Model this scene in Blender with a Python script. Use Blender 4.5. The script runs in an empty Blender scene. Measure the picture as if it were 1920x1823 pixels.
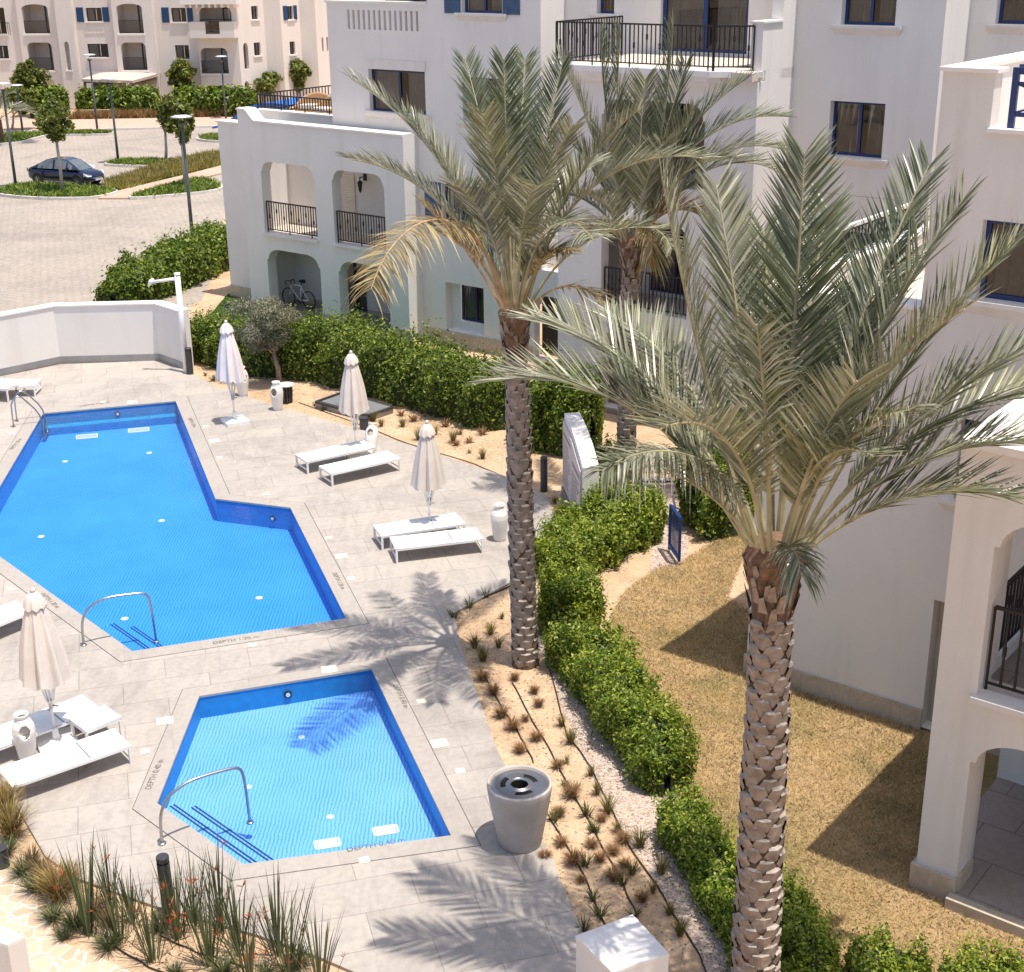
import bpy, math, random
import numpy as np
from mathutils import Vector, Matrix
from mathutils.geometry import tessellate_polygon
random.seed(7); np.random.seed(7)
R = math.radians
scene = bpy.context.scene
COL = scene.collection

# ------------------------------------------------------------------ camera
FPX, TH, RO = 2656.65, R(21.013), R(.6976)
H = 12.2
Fv = np.array([0, math.cos(TH), -math.sin(TH)]); R0 = np.array([1., 0, 0]); D0 = np.cross(Fv, R0)
Rv = math.cos(RO)*R0 + math.sin(RO)*D0; Dv = -math.sin(RO)*R0 + math.cos(RO)*D0
CAM = np.array([0, 0, H])
cd = bpy.data.cameras.new("camera"); cam = bpy.data.objects.new("camera", cd); COL.objects.link(cam)
cd.sensor_width = 36; cd.sensor_fit = 'HORIZONTAL'; cd.lens = FPX/1920*36; cd.clip_end = 3000; cd.clip_start = .1
cam.matrix_world = Matrix(((Rv[0], -Dv[0], -Fv[0], 0), (Rv[1], -Dv[1], -Fv[1], 0), (Rv[2], -Dv[2], -Fv[2], H), (0, 0, 0, 1)))
scene.camera = cam

def ray(x, y): return FPX*Fv + (x-960)*Rv + (y-911.5)*Dv
def g(x, y, z=0.):                       # survey of the photograph: point at height z
    r = ray(x, y); t = (z-H)/r[2]; return CAM + t*r
def g2(x, y, z=0.): p = g(x, y, z); return (float(p[0]), float(p[1]))
def atY(x, y, Y): r = ray(x, y); return CAM + r*(Y/r[1])

# ------------------------------------------------------------------ materials
def newmat(name):
    m = bpy.data.materials.new(name); m.use_nodes = True
    nt = m.node_tree; b = nt.nodes['Principled BSDF']; return m, nt, b
def N(nt, t, **kw):
    n = nt.nodes.new(t)
    for k, v in kw.items():
        if hasattr(n, k): setattr(n, k, v)
        else: n.inputs[k].default_value = v
    return n
def ramp(nt, stops):
    r = nt.nodes.new('ShaderNodeValToRGB'); e = r.color_ramp.elements
    while len(e) < len(stops): e.new(.5)
    for i, (p, c) in enumerate(stops): e[i].position = p; e[i].color = (*c, 1)
    return r
def coords(nt, scale=(1, 1, 1), rot=0., obj=False):
    tc = N(nt, 'ShaderNodeTexCoord'); mp = N(nt, 'ShaderNodeMapping')
    mp.inputs['Scale'].default_value = scale; mp.inputs['Rotation'].default_value = (0, 0, rot)
    if obj: nt.links.new(tc.outputs['Object'], mp.inputs[0])
    else:
        ge = N(nt, 'ShaderNodeNewGeometry'); nt.links.new(ge.outputs['Position'], mp.inputs[0])
    return mp.outputs[0]
def mat(name, col, rough=.6, metal=0., var=.12, scale=3., bump=0., bscale=40., spec=.5, coat=0.):
    m, nt, b = newmat(name); L = nt.links.new
    v = coords(nt)
    n = N(nt, 'ShaderNodeTexNoise', Scale=scale, Detail=5.); L(v, n.inputs['Vector'])
    lo = [max(0, c*(1-var)) for c in col]; hi = [min(1, c*(1+var)) for c in col]
    r = ramp(nt, [(.3, lo), (.7, hi)]); L(n.outputs['Fac'], r.inputs[0]); L(r.outputs[0], b.inputs['Base Color'])
    b.inputs['Roughness'].default_value = rough; b.inputs['Metallic'].default_value = metal
    b.inputs['Specular IOR Level'].default_value = spec; b.inputs['Coat Weight'].default_value = coat
    if bump:
        n2 = N(nt, 'ShaderNodeTexNoise', Scale=bscale, Detail=4.); L(v, n2.inputs['Vector'])
        bp = N(nt, 'ShaderNodeBump', Strength=bump, Distance=.02); L(n2.outputs['Fac'], bp.inputs['Height']); L(bp.outputs[0], b.inputs['Normal'])
    return m
def stucco(name, col, stain=.1):
    m, nt, b = newmat(name); L = nt.links.new
    v = coords(nt); vs = coords(nt, (1.3, 1.3, .12))
    n1 = N(nt, 'ShaderNodeTexNoise', Scale=.7, Detail=6., Roughness=.6); L(v, n1.inputs[0])
    n2 = N(nt, 'ShaderNodeTexNoise', Scale=1.6, Detail=5., Roughness=.65); L(vs, n2.inputs[0])
    n3 = N(nt, 'ShaderNodeTexNoise', Scale=55., Detail=3.); L(v, n3.inputs[0])
    r1 = ramp(nt, [(.3, [c*(1-stain*.7) for c in col]), (.65, col)]); L(n1.outputs['Fac'], r1.inputs[0])
    r2 = ramp(nt, [(.28, (1-stain*1.1, 1-stain*1.2, 1-stain*1.35)), (.5, (1, 1, 1))]); L(n2.outputs['Fac'], r2.inputs[0])
    mx = N(nt, 'ShaderNodeMixRGB', blend_type='MULTIPLY'); mx.inputs[0].default_value = 1
    L(r1.outputs[0], mx.inputs[1]); L(r2.outputs[0], mx.inputs[2]); L(mx.outputs[0], b.inputs['Base Color'])
    b.inputs['Roughness'].default_value = .85; b.inputs['Specular IOR Level'].default_value = .2
    bp = N(nt, 'ShaderNodeBump', Strength=.25, Distance=.01); L(n3.outputs['Fac'], bp.inputs['Height']); L(bp.outputs[0], b.inputs['Normal'])
    return m
def leafmat(name, stops, trans=.3, rough=.5, spec=.4):
    m, nt, b = newmat(name); L = nt.links.new
    ge = N(nt, 'ShaderNodeNewGeometry')
    r0 = ramp(nt, stops); L(ge.outputs['Random Per Island'], r0.inputs[0])
    nz = N(nt, 'ShaderNodeTexNoise', Scale=1.7, Detail=4.); L(ge.outputs['Position'], nz.inputs[0]); rn = ramp(nt, [(.33, (.62, .68, .62)), (.5, (1, 1, 1)), (.68, (1.0, 1., .8))]); L(nz.outputs['Fac'], rn.inputs[0])
    r = N(nt, 'ShaderNodeMixRGB', blend_type='MULTIPLY'); r.inputs[0].default_value = 1; L(r0.outputs[0], r.inputs[1]); L(rn.outputs[0], r.inputs[2]); L(r.outputs[0], b.inputs['Base Color'])
    b.inputs['Roughness'].default_value = rough; b.inputs['Specular IOR Level'].default_value = spec
    tr = N(nt, 'ShaderNodeBsdfTranslucent'); mx = N(nt, 'ShaderNodeMixShader'); mx.inputs[0].default_value = trans
    L(r.outputs[0], tr.inputs[0]); L(b.outputs[0], mx.inputs[1]); L(tr.outputs[0], mx.inputs[2])
    L(mx.outputs[0], nt.nodes['Material Output'].inputs[0]); return m
def slabs(name, c1, c2, grout, w, h, rot, gs=.006, patch=.22, rough=.7, off=.5, bump=.15, psc=.35):
    m, nt, b = newmat(name); L = nt.links.new
    v = coords(nt, rot=rot)
    br = N(nt, 'ShaderNodeTexBrick', offset=off); L(v, br.inputs['Vector'])
    br.inputs['Scale'].default_value = 1; br.inputs['Brick Width'].default_value = w; br.inputs['Row Height'].default_value = h
    br.inputs['Mortar Size'].default_value = gs; br.inputs['Mortar Smooth'].default_value = .2
    br.inputs['Color1'].default_value = (*c1, 1); br.inputs['Color2'].default_value = (*c2, 1); br.inputs['Mortar'].default_value = (*grout, 1)
    n1 = N(nt, 'ShaderNodeTexNoise', Scale=psc, Detail=9., Roughness=.68, Distortion=1.2); L(v, n1.inputs[0])
    r1 = ramp(nt, [(.32, (1-patch, 1-patch, 1-patch*.95)), (.5, (1, 1, 1)), (.72, (1+patch*.5, 1+patch*.45, 1+patch*.4))]); L(n1.outputs['Fac'], r1.inputs[0])
    vs2 = coords(nt, (1, .25, 1), rot=rot+.5)
    n4 = N(nt, 'ShaderNodeTexNoise', Scale=1.8, Detail=8., Roughness=.7, Distortion=2.); L(vs2, n4.inputs[0])
    r4 = ramp(nt, [(.38, (1-patch*.5,)*3), (.52, (1, 1, 1))]); L(n4.outputs['Fac'], r4.inputs[0])
    n2 = N(nt, 'ShaderNodeTexNoise', Scale=9., Detail=6.); L(v, n2.inputs[0])
    r2 = ramp(nt, [(.35, (.9, .9, .9)), (.6, (1, 1, 1))]); L(n2.outputs['Fac'], r2.inputs[0])
    last = br.outputs['Color']
    for r in (r1, r4, r2):
        mx = N(nt, 'ShaderNodeMixRGB', blend_type='MULTIPLY'); mx.inputs[0].default_value = 1
        L(last, mx.inputs[1]); L(r.outputs[0], mx.inputs[2]); last = mx.outputs[0]
    L(last, b.inputs['Base Color']); b.inputs['Roughness'].default_value = rough
    b.inputs['Specular IOR Level'].default_value = .3
    bp = N(nt, 'ShaderNodeBump', Strength=bump, Distance=.01); L(n2.outputs['Fac'], bp.inputs['Height']); L(bp.outputs[0], b.inputs['Normal'])
    return m
def mosaic(name, c, dark, sc=1.0):  # pool floor mosaic with caustic ripple light painted into the tile colour
    m, nt, b = newmat(name); L = nt.links.new
    v = coords(nt)
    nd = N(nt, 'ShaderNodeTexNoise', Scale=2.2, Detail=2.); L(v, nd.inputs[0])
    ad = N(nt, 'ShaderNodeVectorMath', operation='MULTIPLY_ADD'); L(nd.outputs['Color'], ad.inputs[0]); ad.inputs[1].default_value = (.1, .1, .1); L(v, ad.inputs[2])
    wv = N(nt, 'ShaderNodeTexWave', wave_type='BANDS', bands_direction='X'); wv.inputs['Scale'].default_value = 4.6*sc; wv.inputs['Distortion'].default_value = 1.3  # wave bands stand in for the rippled light lines
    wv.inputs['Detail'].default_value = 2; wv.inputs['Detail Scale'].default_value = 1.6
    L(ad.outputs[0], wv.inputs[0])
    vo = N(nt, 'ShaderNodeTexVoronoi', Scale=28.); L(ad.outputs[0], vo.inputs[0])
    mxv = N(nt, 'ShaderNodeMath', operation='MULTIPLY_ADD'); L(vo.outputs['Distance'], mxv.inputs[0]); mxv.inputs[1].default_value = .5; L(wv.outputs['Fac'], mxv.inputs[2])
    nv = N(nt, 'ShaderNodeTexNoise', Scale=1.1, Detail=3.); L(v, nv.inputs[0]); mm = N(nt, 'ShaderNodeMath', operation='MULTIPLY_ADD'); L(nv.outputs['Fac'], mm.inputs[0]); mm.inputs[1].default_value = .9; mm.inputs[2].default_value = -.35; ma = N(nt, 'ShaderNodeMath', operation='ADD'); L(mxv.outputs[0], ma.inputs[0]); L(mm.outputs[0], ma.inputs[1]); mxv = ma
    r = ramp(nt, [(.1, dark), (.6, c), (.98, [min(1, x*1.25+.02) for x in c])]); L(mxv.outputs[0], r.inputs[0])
    n1 = N(nt, 'ShaderNodeTexNoise', Scale=.35, Detail=4.); L(v, n1.inputs[0])
    r1 = ramp(nt, [(.35, (.86, .93, .96)), (.65, (1.05, 1.02, 1))]); L(n1.outputs['Fac'], r1.inputs[0])
    mx = N(nt, 'ShaderNodeMixRGB', blend_type='MULTIPLY'); mx.inputs[0].default_value = 1
    L(r.outputs[0], mx.inputs[1]); L(r1.outputs[0], mx.inputs[2]); L(mx.outputs[0], b.inputs['Base Color'])
    b.inputs['Roughness'].default_value = .5; b.inputs['Specular IOR Level'].default_value = .2
    return m
def watermat():
    m = bpy.data.materials.new('pool_water'); m.use_nodes = True; nt = m.node_tree; nt.nodes.clear(); L = nt.links.new
    o = N(nt, 'ShaderNodeOutputMaterial'); t = N(nt, 'ShaderNodeBsdfTransparent'); t.inputs[0].default_value = (.92, .97, 1, 1)
    gl = N(nt, 'ShaderNodeBsdfGlossy'); gl.inputs['Roughness'].default_value = .04
    v = coords(nt); n = N(nt, 'ShaderNodeTexNoise', Scale=7., Detail=4.); L(v, n.inputs[0])
    bp = N(nt, 'ShaderNodeBump', Strength=.3, Distance=.03); L(n.outputs['Fac'], bp.inputs['Height']); L(bp.outputs[0], gl.inputs['Normal'])
    fr = N(nt, 'ShaderNodeFresnel', IOR=1.33); L(bp.outputs[0], fr.inputs['Normal'])
    mx = N(nt, 'ShaderNodeMixShader'); L(fr.outputs[0], mx.inputs[0]); L(t.outputs[0], mx.inputs[1]); L(gl.outputs[0], mx.inputs[2]); L(mx.outputs[0], o.inputs[0])
    return m
def glassmat(name, tint, gl_rough=.02, opac=.55):
    m = bpy.data.materials.new(name); m.use_nodes = True; nt = m.node_tree; nt.nodes.clear(); L = nt.links.new
    o = N(nt, 'ShaderNodeOutputMaterial'); t = N(nt, 'ShaderNodeBsdfTransparent'); t.inputs[0].default_value = (*tint, 1)
    gl = N(nt, 'ShaderNodeBsdfGlossy'); gl.inputs['Roughness'].default_value = gl_rough
    fr = N(nt, 'ShaderNodeFresnel', IOR=1.5)
    mx = N(nt, 'ShaderNodeMixShader'); L(fr.outputs[0], mx.inputs[0]); L(t.outputs[0], mx.inputs[1]); L(gl.outputs[0], mx.inputs[2]); L(mx.outputs[0], o.inputs[0])
    return m
def pebble(name, stops, scale, bump, joint=None, jw=.03):
    m, nt, b = newmat(name); L = nt.links.new
    v = coords(nt)
    vo = N(nt, 'ShaderNodeTexVoronoi', Scale=scale); L(v, vo.inputs[0])
    sx = N(nt, 'ShaderNodeSeparateColor'); L(vo.outputs['Color'], sx.inputs[0])
    r = ramp(nt, stops); L(sx.outputs[0], r.inputs[0]); last = r.outputs[0]
    if joint:
        ve = N(nt, 'ShaderNodeTexVoronoi', Scale=scale, feature='DISTANCE_TO_EDGE'); L(v, ve.inputs[0])
        rj = ramp(nt, [(jw*.6, (1, 1, 1)), (jw, (0, 0, 0))]); L(ve.outputs['Distance'], rj.inputs[0])
        mx = N(nt, 'ShaderNodeMixRGB'); L(rj.outputs[0], mx.inputs[0]); L(last, mx.inputs[1]); mx.inputs[2].default_value = (*joint, 1); last = mx.outputs[0]
    L(last, b.inputs['Base Color']); b.inputs['Roughness'].default_value = .85
    bp = N(nt, 'ShaderNodeBump', Strength=bump, Distance=.03, invert=True); L(vo.outputs['Distance'], bp.inputs['Height']); L(bp.outputs[0], b.inputs['Normal'])
    return m
def groundmat(name, stops, scale, bump=.5, bscale=30., detail=8.):
    m, nt, b = newmat(name); L = nt.links.new
    v = coords(nt)
    n = N(nt, 'ShaderNodeTexNoise', Scale=scale, Detail=detail, Roughness=.65); L(v, n.inputs[0])
    r = ramp(nt, stops); L(n.outputs['Fac'], r.inputs[0])
    n2 = N(nt, 'ShaderNodeTexNoise', Scale=bscale, Detail=6., Roughness=.7); L(v, n2.inputs[0])
    r2 = ramp(nt, [(.3, (.72, .7, .68)), (.6, (1.05, 1.04, 1.02))]); L(n2.outputs['Fac'], r2.inputs[0])
    mx = N(nt, 'ShaderNodeMixRGB', blend_type='MULTIPLY'); mx.inputs[0].default_value = 1
    L(r.outputs[0], mx.inputs[1]); L(r2.outputs[0], mx.inputs[2]); L(mx.outputs[0], b.inputs['Base Color'])
    b.inputs['Roughness'].default_value = .95; b.inputs['Specular IOR Level'].default_value = .1
    bp = N(nt, 'ShaderNodeBump', Strength=bump, Distance=.04); L(n2.outputs['Fac'], bp.inputs['Height']); L(bp.outputs[0], b.inputs['Normal'])
    return m

M = {}
M['stucco'] = stucco('white_stucco', (.77, .735, .70), .06)
M['stucco_near'] = stucco('white_stucco_weathered', (.745, .695, .645), .085)
M['far_stucco'] = stucco('far_stucco', (.73, .67, .62), .05)
M['plinth'] = slabs('plinth_stone', (.56, .47, .36), (.52, .44, .34), (.42, .35, .27), .9, 2., R(38), .004, .25)
M['ledge'] = mat('ledge_white', (.78, .74, .70), .7, var=.05)
M['sill'] = mat('sill_stone', (.70, .66, .62), .6, var=.06)
M['blue'] = mat('blue_paint', (.008, .033, .135), .4, var=.1)
M['navy'] = mat('navy_frame', (.01, .022, .085), .45, var=.1)
M['darkframe'] = mat('dark_frame', (.015, .017, .024), .45)
M['shutter'] = mat('blue_shutter', (.03, .085, .18), .5, var=.15, scale=6)
M['farshutter'] = mat('far_blue_shutter', (.006, .055, .15), .5)
M['glass'] = glassmat('window_glass', (.50, .50, .50))
M['curtain'] = mat('curtain_cloth', (.55, .50, .45), .9, var=.25, scale=2)
M['curtain_white'] = mat('curtain_sheer', (.62, .60, .57), .9, var=.1)
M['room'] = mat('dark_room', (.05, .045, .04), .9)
M['iron'] = mat('black_iron', (.018, .015, .016), .5, .2)
M['floor'] = slabs('terrace_tile', (.68, .59, .50), (.65, .56, .475), (.42, .36, .30), .6, .6, R(38), .006, .12)
M['porch'] = slabs('porch_tile', (.36, .30, .26), (.34, .285, .25), (.20, .17, .15), .9, .9, R(38), .012, .15, .35)
M['deck'] = slabs('deck_stone', (.435, .388, .345), (.385, .345, .308), (.27, .24, .215), 1.5, .75, R(-15.5), .008, .2)
M['coping'] = slabs('coping_stone', (.40, .36, .32), (.38, .34, .305), (.28, .25, .225), 1.4, 4., R(-15.5), .004, .1)
M['joint'] = mat('dark_joint', (.16, .145, .13), .9)
M['paver'] = slabs('car_park_paver', (.41, .35, .295), (.37, .315, .265), (.28, .24, .20), .42, .21, R(28), .02, .22, .85, psc=.12)
M['pinkpave'] = slabs('pink_paver', (.60, .40, .31), (.56, .37, .28), (.45, .31, .24), .3, .15, R(28), .012, .1, .85)
M['kerb'] = mat('kerb_concrete', (.62, .57, .52), .85, var=.1)
M['sand'] = groundmat('sand_soil', [(.3, (.44, .30, .19)), (.55, (.575, .415, .275)), (.75, (.63, .47, .325))], .8, .7, 14.)
M['lawn'] = groundmat('dry_lawn', [(.34, (.20, .17, .065)), (.5, (.37, .26, .13)), (.68, (.48, .335, .185))], .45, .6, 24.)
M['turf'] = groundmat('green_turf', [(.3, (.035, .09, .012)), (.7, (.075, .15, .02))], 1.2, .6, 40.)
M['cover'] = groundmat('ground_cover', [(.3, (.03, .06, .012)), (.7, (.065, .11, .02))], 1.5, .9, 6.)
M['gravel'] = pebble('gravel', [(0, (.34, .24, .20)), (.5, (.55, .42, .35)), (1, (.68, .57, .49))], 30., 1.)
M['flag'] = pebble('flagstone', [(0, (.46, .345, .235)), (1, (.56, .43, .31))], 4.6, .1, (.64, .56, .46), .05)
M['stonewall'] = slabs('stone_wall', (.50, .34, .19), (.44, .30, .17), (.3, .2, .12), .5, .22, 0, .03, .2)
M['tile'] = mosaic('mosaic_painted_caustics', (.027, .225, .68), (.02, .19, .62))
M['tile2'] = mosaic('pale_mosaic_painted_caustics', (.135, .335, .72), (.07, .255, .66), 1.15)
M['tilewall'] = mat('pool_wall_tile', (.002, .235, .46), .5, var=.12, scale=6)
M['band'] = slabs('waterline_tile', (.02, .07, .24), (.03, .11, .32), (.25, .35, .5), .06, .06, 0, .006, .1, .4, off=0)
M['water'] = watermat()
M['stepline'] = mat('dark_step_tile', (.01, .03, .10), .5)
M['lid'] = mat('cream_lid', (.80, .74, .55), .6, var=.05)
M['white'] = mat('white_metal', (.82, .80, .78), .45, var=.03)
M['sling'] = mat('white_sling', (.84, .82, .80), .8, var=.04, scale=8, bump=.1, bscale=200)
M['ceramic'] = mat('white_ceramic', (.76, .72, .68), .55, var=.05, bump=.12, bscale=14)
M['ceramic_in'] = mat('clay_inside', (.50, .43, .36), .8)
M['canvas'] = mat('cream_canvas', (.68, .60, .53), .9, var=.06, scale=5)
M['canvas2'] = mat('white_canvas', (.76, .70, .68), .9, var=.05, scale=5)
M['steel'] = mat('brushed_steel', (.42, .41, .40), .28, .9, var=.1)
M['grey'] = mat('dark_grey_metal', (.055, .055, .06), .5, .3)
M['greyp'] = mat('grey_panel', (.30, .30, .31), .4, .4, var=.1)
M['concrete'] = mat('planter_concrete', (.42, .375, .345), .75, var=.12, scale=2.5, bump=.1, bscale=60)
M['black'] = mat('black_void', (.006, .006, .006), .8)
M['rubber'] = mat('tyre_rubber', (.02, .02, .02), .8)
M['carpaint'] = mat('navy_car_paint', (.005, .007, .032), .25, .3, var=.05, coat=1.)
M['carglass'] = mat('car_glass', (.12, .14, .16), .08, var=.2)
M['chrome'] = mat('chrome', (.7, .7, .72), .15, .9)
M['headlight'] = mat('headlight_glass', (.75, .76, .78), .1)
M['wicker'] = mat('rattan', (.42, .24, .11), .7, var=.3, scale=30)
M['bluecloth'] = mat('blue_canopy_cloth', (.03, .17, .60), .8, var=.06)
M['pinkcloth'] = mat('pink_canopy_cloth', (.58, .43, .37), .9, var=.05)
M['brownpost'] = mat('brown_post', (.20, .11, .085), .6)
M['lampgrey'] = mat('lamp_post_paint', (.10, .11, .11), .5, .3)
M['lampdisc'] = mat('lamp_disc', (.62, .63, .66), .4, .2)
M['bark'] = mat('grey_bark', (.26, .20, .155), .9, var=.3, scale=12, bump=.4, bscale=50)
M['bark_pale'] = mat('pale_bark', (.45, .39, .33), .9, var=.2, scale=9, bump=.3)
M['palm_core'] = mat('palm_fibre', (.10, .062, .04), .95, var=.4, scale=18, bump=.6, bscale=60)
M['palm_boot'] = mat('palm_boot', (.275, .215, .17), .9, var=.34, scale=7, bump=.5, bscale=45)
M['palm_cut'] = mat('palm_cut_face', (.38, .32, .27), .9, var=.25, scale=12, bump=.3, bscale=60)
M['palm_husk'] = mat('palm_husk', (.17, .10, .06), .9, var=.4, scale=14, bump=.6, bscale=60)
M['petiole'] = mat('palm_petiole', (.33, .295, .17), .55, var=.25, scale=5)
M['petiole_dry'] = mat('dry_petiole', (.42, .27, .13), .7, var=.25, scale=5)
M['frond'] = leafmat('palm_leaflet', [(0, (.12, .125, .07)), (.4, (.22, .22, .135)), (.8, (.36, .35, .245)), (1, (.55, .53, .41))], .22, .33, .6)
M['frond_green'] = leafmat('palm_leaflet_green', [(0, (.075, .10, .048)), (.5, (.145, .168, .09)), (.85, (.27, .28, .185)), (1, (.46, .46, .34))], .22, .38, .55)
M['frond_dry'] = leafmat('palm_leaflet_dry', [(0, (.22, .14, .05)), (.4, (.36, .26, .11)), (1, (.56, .46, .26))], .25, .55, .4)
M['hedge'] = leafmat('hedge_leaf', [(0, (.04, .075, .010)), (.4, (.115, .18, .02)), (.75, (.25, .325, .042)), (1, (.46, .50, .10))], .42, .45, .4)
M['hedge2'] = leafmat('hedge_leaf_bright', [(0, (.055, .10, .012)), (.3, (.155, .235, .02)), (.7, (.34, .41, .045)), (1, (.55, .57, .12))], .45, .45, .4)
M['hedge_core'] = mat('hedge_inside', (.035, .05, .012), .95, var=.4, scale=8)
M['olive'] = leafmat('olive_leaf', [(0, (.11, .12, .07)), (.5, (.24, .24, .155)), (1, (.46, .44, .33))], .25, .5, .4)
M['tree'] = leafmat('tree_leaf', [(0, (.05, .07, .012)), (.5, (.145, .175, .028)), (1, (.33, .34, .08))], .35, .5, .4)
M['straw'] = leafmat('dry_grass_blade', [(0, (.16, .085, .03)), (.5, (.30, .17, .07)), (1, (.44, .29, .13))], .25, .7, .2)
M['russet'] = leafmat('russet_blade', [(0, (.17, .085, .045)), (.5, (.31, .17, .09)), (1, (.46, .29, .16))], .2, .7, .2)
M['greenblade'] = leafmat('green_blade', [(0, (.05, .065, .02)), (.5, (.11, .12, .04)), (1, (.22, .2, .08))], .25, .6, .3)
M['strap'] = leafmat('strap_leaf', [(0, (.045, .065, .025)), (.5, (.10, .125, .05)), (1, (.21, .23, .12))], .2, .4, .5)
M['goldgrass'] = leafmat('golden_grass', [(0, (.16, .13, .03)), (.5, (.34, .25, .08)), (1, (.5, .38, .17))], .3, .7, .2)
M['flower'] = leafmat('red_flower', [(0, (.22, .04, .015)), (.6, (.45, .10, .03)), (1, (.55, .25, .12))], .3, .6, .3)
M['lawnblade'] = leafmat('lawn_blade', [(0, (.19, .15, .06)), (.3, (.39, .275, .135)), (.75, (.58, .41, .23)), (1, (.72, .53, .32))], .2, .8, .1)
M['turfblade'] = leafmat('turf_blade', [(0, (.03, .08, .01)), (.6, (.08, .17, .02)), (1, (.16, .24, .05))], .3, .6, .3)
M['hose'] = mat('drip_hose', (.02, .018, .016), .6)
M['paper'] = mat('sign_panel', (.56, .50, .50), .5, var=.06, scale=2)
M['print'] = mat('sign_print', (.22, .19, .20), .6)
M['engrave'] = mat('engraved_text', (.13, .11, .095), .9)
M['shutterbox'] = mat('roller_shutter', (.74, .66, .54), .6, var=.05)
M['doorpaint'] = mat('door_paint', (.48, .43, .37), .6)
M['wood'] = mat('bed_edging', (.40, .27, .16), .8)

# ------------------------------------------------------------------ mesh builder
class MB:
    def __init__(s, frame=None): s.v = []; s.f = []; s.m = []; s.fr = frame
    def P(s, p):
        if s.fr:
            ox, oy, a = s.fr; c, n = math.cos(a), math.sin(a)
            return (ox+c*p[0]-n*p[1], oy+n*p[0]+c*p[1], p[2])
        return tuple(p)
    def add(s, vs, fs, mi=0):
        o = len(s.v); s.v += [s.P(p) for p in vs]; s.f += [tuple(i+o for i in f) for f in fs]
        s.m += ([mi]*len(fs) if isinstance(mi, int) else mi); return s
    def box(s, x0, y0, z0, x1, y1, z1, mi=0):
        return s.add([(x0, y0, z0), (x1, y0, z0), (x1, y1, z0), (x0, y1, z0), (x0, y0, z1), (x1, y0, z1), (x1, y1, z1), (x0, y1, z1)],
                     [(0, 3, 2, 1), (4, 5, 6, 7), (0, 1, 5, 4), (1, 2, 6, 5), (2, 3, 7, 6), (3, 0, 4, 7)], mi)
    def obox(s, c, sx, sy, sz, ang=0., mi=0):       # c = base centre
        ca, sa = math.cos(ang), math.sin(ang); q = []
        for z in (0, sz):
            for a, b in ((-1, -1), (1, -1), (1, 1), (-1, 1)):
                x, y = a*sx/2, b*sy/2; q.append((c[0]+ca*x-sa*y, c[1]+sa*x+ca*y, c[2]+z))
        return s.add(q, [(0, 3, 2, 1), (4, 5, 6, 7), (0, 1, 5, 4), (1, 2, 6, 5), (2, 3, 7, 6), (3, 0, 4, 7)], mi)
    def bar(s, a, b, w, mi=0, h=None):              # square bar between two points
        a = Vector(a); b = Vector(b); d = (b-a).normalized(); h = h or w
        u = d.cross(Vector((0, 0, 1)));  u = u.normalized() if u.length > 1e-4 else Vector((1, 0, 0)); n = u.cross(d)
        q = [p+u*i*w/2+n*j*h/2 for p in (a, b) for i, j in ((-1, -1), (1, -1), (1, 1), (-1, 1))]
        return s.add(q, [(0, 1, 2, 3), (7, 6, 5, 4), (0, 4, 5, 1), (1, 5, 6, 2), (2, 6, 7, 3), (3, 7, 4, 0)], mi)
    def tube(s, pts, rad, n=8, mi=0, cap=True):
        pts = [Vector(p) for p in pts]; k = len(pts); rad = rad if isinstance(rad, (list, tuple)) else [rad]*k
        vs = []; u = None
        for i, p in enumerate(pts):
            t = (pts[min(i+1, k-1)]-pts[max(i-1, 0)]).normalized()
            if u is None: u = t.orthogonal().normalized()
            else: u = (u-t*u.dot(t)).normalized()
            w = t.cross(u)
            vs += [p+(u*math.cos(2*math.pi*j/n)+w*math.sin(2*math.pi*j/n))*rad[i] for j in range(n)]
        fs = [(i*n+j, i*n+(j+1) % n, (i+1)*n+(j+1) % n, (i+1)*n+j) for i in range(k-1) for j in range(n)]
        if cap: fs += [tuple(range(n-1, -1, -1)), tuple((k-1)*n+j for j in range(n))]
        return s.add(vs, fs, mi)
    def lathe(s, prof, n=24, c=(0, 0, 0), mi=0, skip=None, flute=None):
        k = len(prof); vs = []; fs = []; ms = []
        for i, (r, z) in enumerate(prof):
            for j in range(n):
                a = 2*math.pi*j/n; rr = r*(1+(flute(i, j) if flute else 0)); vs.append((c[0]+rr*math.cos(a), c[1]+rr*math.sin(a), c[2]+z))
        for i in range(k-1):
            for j in range(n):
                if skip and skip(i, j): continue
                fs.append((i*n+j, i*n+(j+1) % n, (i+1)*n+(j+1) % n, (i+1)*n+j)); ms.append(mi if isinstance(mi, int) else mi[i])
        return s.add(vs, fs, ms)
    def prism(s, pts, z0, z1, holes=(), mi=0, side=None, bottom=True):
        loops = [pts]+list(holes); flat = [p for l in loops for p in l]
        tris = tessellate_polygon([[Vector((p[0], p[1], 0)) for p in l] for l in loops]); n = len(flat)
        def up(t):
            a, b_, c = (flat[i] for i in t); return (b_[0]-a[0])*(c[1]-a[1])-(b_[1]-a[1])*(c[0]-a[0]) > 0
        tris = [tuple(t) if up(t) else (t[0], t[2], t[1]) for t in tris]
        vs = [(p[0], p[1], z1) for p in flat]; fs = list(tris); ms = [mi]*len(fs)
        if z0 is not None:
            vs += [(p[0], p[1], z0) for p in flat]
            if bottom: fs += [(a+n, c+n, b+n) for a, b, c in tris]; ms += [mi]*len(tris)
            o = 0
            for l in loops:
                k = len(l)
                for i in range(k):
                    a, b = o+i, o+(i+1) % k; fs.append((a, b, b+n, a+n)); ms.append(mi if side is None else side)
                o += k
        return s.add(vs, fs, ms)
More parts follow.
